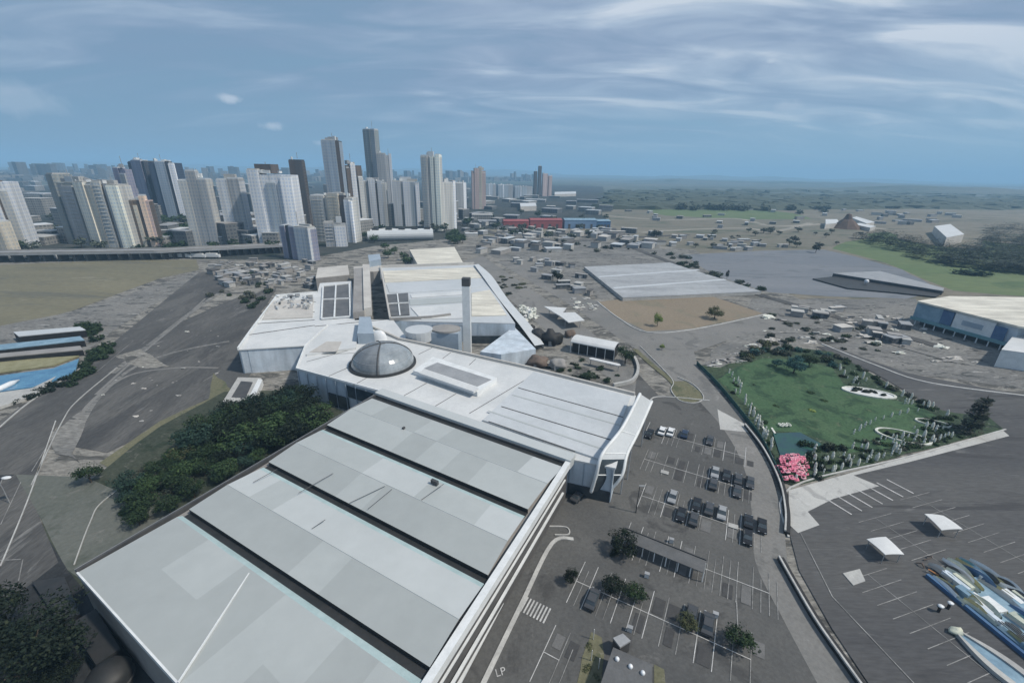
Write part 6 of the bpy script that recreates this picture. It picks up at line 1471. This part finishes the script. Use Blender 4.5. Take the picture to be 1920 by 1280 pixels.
# ------------------------------------------------------------------ haze: the air over the plain
hz = bpy.data.materials.new('air'); hz.use_nodes = True; t = hz.node_tree; t.nodes.clear()
pvv = t.nodes.new('ShaderNodeVolumePrincipled'); om = t.nodes.new('ShaderNodeOutputMaterial'); L(t, pvv.outputs[0], om.inputs['Volume'])
pvv.inputs['Color'].default_value = (.42, .72, 1.0, 1); pvv.inputs['Density'].default_value = .00019; pvv.inputs['Anisotropy'].default_value = 0.0
mb = MB(); mb.prism([(-16500, -400), (16500, -400), (16500, 15500), (-16500, 15500)], -30, 260, bot=True)
tag(mb.build('haze', hz), kind='stuff')

# ------------------------------------------------------------------ labels that single out the repeats, by the landmark each stands nearest to
TL = [(20, 440, 'the slab cut by the left edge'), (170, 440, 'the grey-green and cream slab'), (232, 440, 'the bright cream tower'), (280, 440, 'the low peach tower'), (330, 400, 'the blue-slate tower'), (390, 440, 'the wide grey tower with pointed corner'),
      (450, 440, 'the plain grey tower'), (528, 440, 'the striped white and teal tower'), (575, 430, 'the brown-black tower'), (635, 430, 'the stone grey tower'), (676, 410, 'the ribbed pale tower'), (706, 400, 'the tallest tower'), (765, 415, 'the pale ribbed twin slab'),
      (812, 415, 'the tall twin shaft tower'), (845, 415, 'the broad pale slab'), (897, 385, 'the rose-brown tower'), (950, 375, 'the hazy slab blocks'), (1018, 370, 'the plant towers'), (1000, 420, 'the red sheds'), (1100, 420, 'the blue sheds')]
BL = [(560, 760, 'the domed building corner'), (480, 800, 'the middle of the hall edge'), (400, 850, 'the first roof gutter'), (330, 900, 'the near bend of the belt'), (250, 950, 'the rough grass'), (180, 900, 'the round clipped tree')]
RL = [(900, 440, 'the broad pale slab'), (1000, 430, 'the red sheds'), (1100, 430, 'the blue sheds'), (1050, 530, 'the pale warehouse corner'), (1230, 447, 'the lone tree on the sandy flat'), (940, 540, 'the cream roof hall'), (1120, 700, 'the arched pavilion'), (1360, 540, 'the slim black tree'),
      (1250, 470, 'the top corner of the warehouse'), (1430, 650, 'the top left of the lawn'), (1500, 650, 'the blue-green tree'), (1600, 610, 'the road bend above the lawn'), (1720, 620, 'the white showroom'), (1820, 670, 'the white annex'), (1700, 410, 'the far farmstead'), (1585, 415, 'the brown mound'),
      (1300, 390, 'the hazy green meadow'), (1529, 474, 'the corner tree of plaza and meadow'), (480, 520, 'the tan field end'), (550, 515, 'the beige block'), (430, 545, 'the rough slope'), (100, 640, 'the long sheds'), (60, 740, 'the pool'), (180, 690, 'the left road'), (250, 700, 'the dark left lot'), (390, 650, 'the left wing'),
      (1480, 890, 'the pink blossom mound'), (1560, 880, 'the front garden shrubs'), (1700, 850, 'the thick-rimmed oval bed'), (1800, 800, 'the layered pine'), (1640, 740, 'the white gravel oval bed'), (1370, 730, 'the green fence top'), (1430, 810, 'the lawn lettering'), (985, 590, 'the cream roof hall end')]
groups = {}; seen_l = set()
for o in list(S.collection.objects):
    if o.parent is None and 'group' in o and 'label' in o: groups.setdefault(o['group'], {}).setdefault(o['label'], []).append(o)
for gname, labs in groups.items():
    for lab, obs in labs.items():
        if len(obs) < 2 or 'striped lot' in gname: continue
        lms = TL if ('town' in gname or 'tower blocks' in gname or 'highway' in gname or 'grove' in gname) else (BL if 'belt' in gname else RL)
        near = {}
        for o in obs:
            px_, py_ = P(*o.location); near.setdefault(min(range(len(lms)), key=lambda k: (lms[k][0]-px_)**2+(lms[k][1]-py_)**2), []).append((px_, py_, o))
        short = lab
        for cut in (' in the hazy town among and behind the towers', ' standing between the tower blocks', ' on the rubble ground below the red and blue sheds', ' in the jumble left of and below the red and blue sheds', ' in the row along the front edge of the garden', ' in the row along the left fence of the garden',
                    ' on the rough ground behind the left wing', ' on the broken ground above the lawn', ' at the right part of the garden', ' in the strip between the warehouse and the plaza', ' in the bright rock pile at the end of the cream roof hall', ' between the white stones at the right front of the garden',
                    ' in the thicket behind the green lawn', ' along the lower edge of the pool terrace', ' between the pool and the left road', ' at the edge of the tree belt left of the hall', ' in the planted court', ' on the rough slope behind the left wing', ' right of the cream roof hall',
                    ' along the right edge of the lawn', ' at the front of the garden', ' on the dark lot at the left', ' in the far farmstead on the right', ' on the far plain', ' scattered on the far plain', ' in the yards below the blue sheds', ' on the broken ground left of the showroom', ' on the slope above the left wing', ' on the open ground left of the warehouse', ' along the top edge of the grey plaza', ' on the dry ground above the plaza', ' right of the long sheds', ' in the rocky strip above the lawn', ' at the top left of the lawn', ' parked below the elevated highway'):
            short = short.replace(cut, '')
        for cut in (' in the dense belt along the left side of the grey hall', ' in the green grove between the peach tower and the wide grey tower', 'small ', ' flat-roofed', ' seen'): short = short.replace(cut, '')
        if len(short.split()) > 5: short = ' '.join(short.split()[:5])
        for k, lst in near.items():
            if len(lst) > 5:      # split further by height in the picture
                lst.sort(key=lambda t: t[1]); h_ = len(lst)//2; parts_ = [('farther ', lst[:h_]), ('nearer ', lst[h_:])]
            else: parts_ = [('', lst)]
            for pre, sub in parts_:
                sub.sort(key=lambda t: t[0])
                for i, (_, _, o) in enumerate(sub):
                    lb_ = pre+short+' by '+lms[k][2]+', '+ordw(i, len(sub)).replace(' from the left', ' from left')
                    if lb_ in seen_l: lb_ = ('far ' if 'farther' not in lb_ else 'back ')+lb_
                    while len(lb_.split()) > 16: lb_ = lb_.replace(' the ', ' ', 1)
                    seen_l.add(lb_); o['label'] = lb_
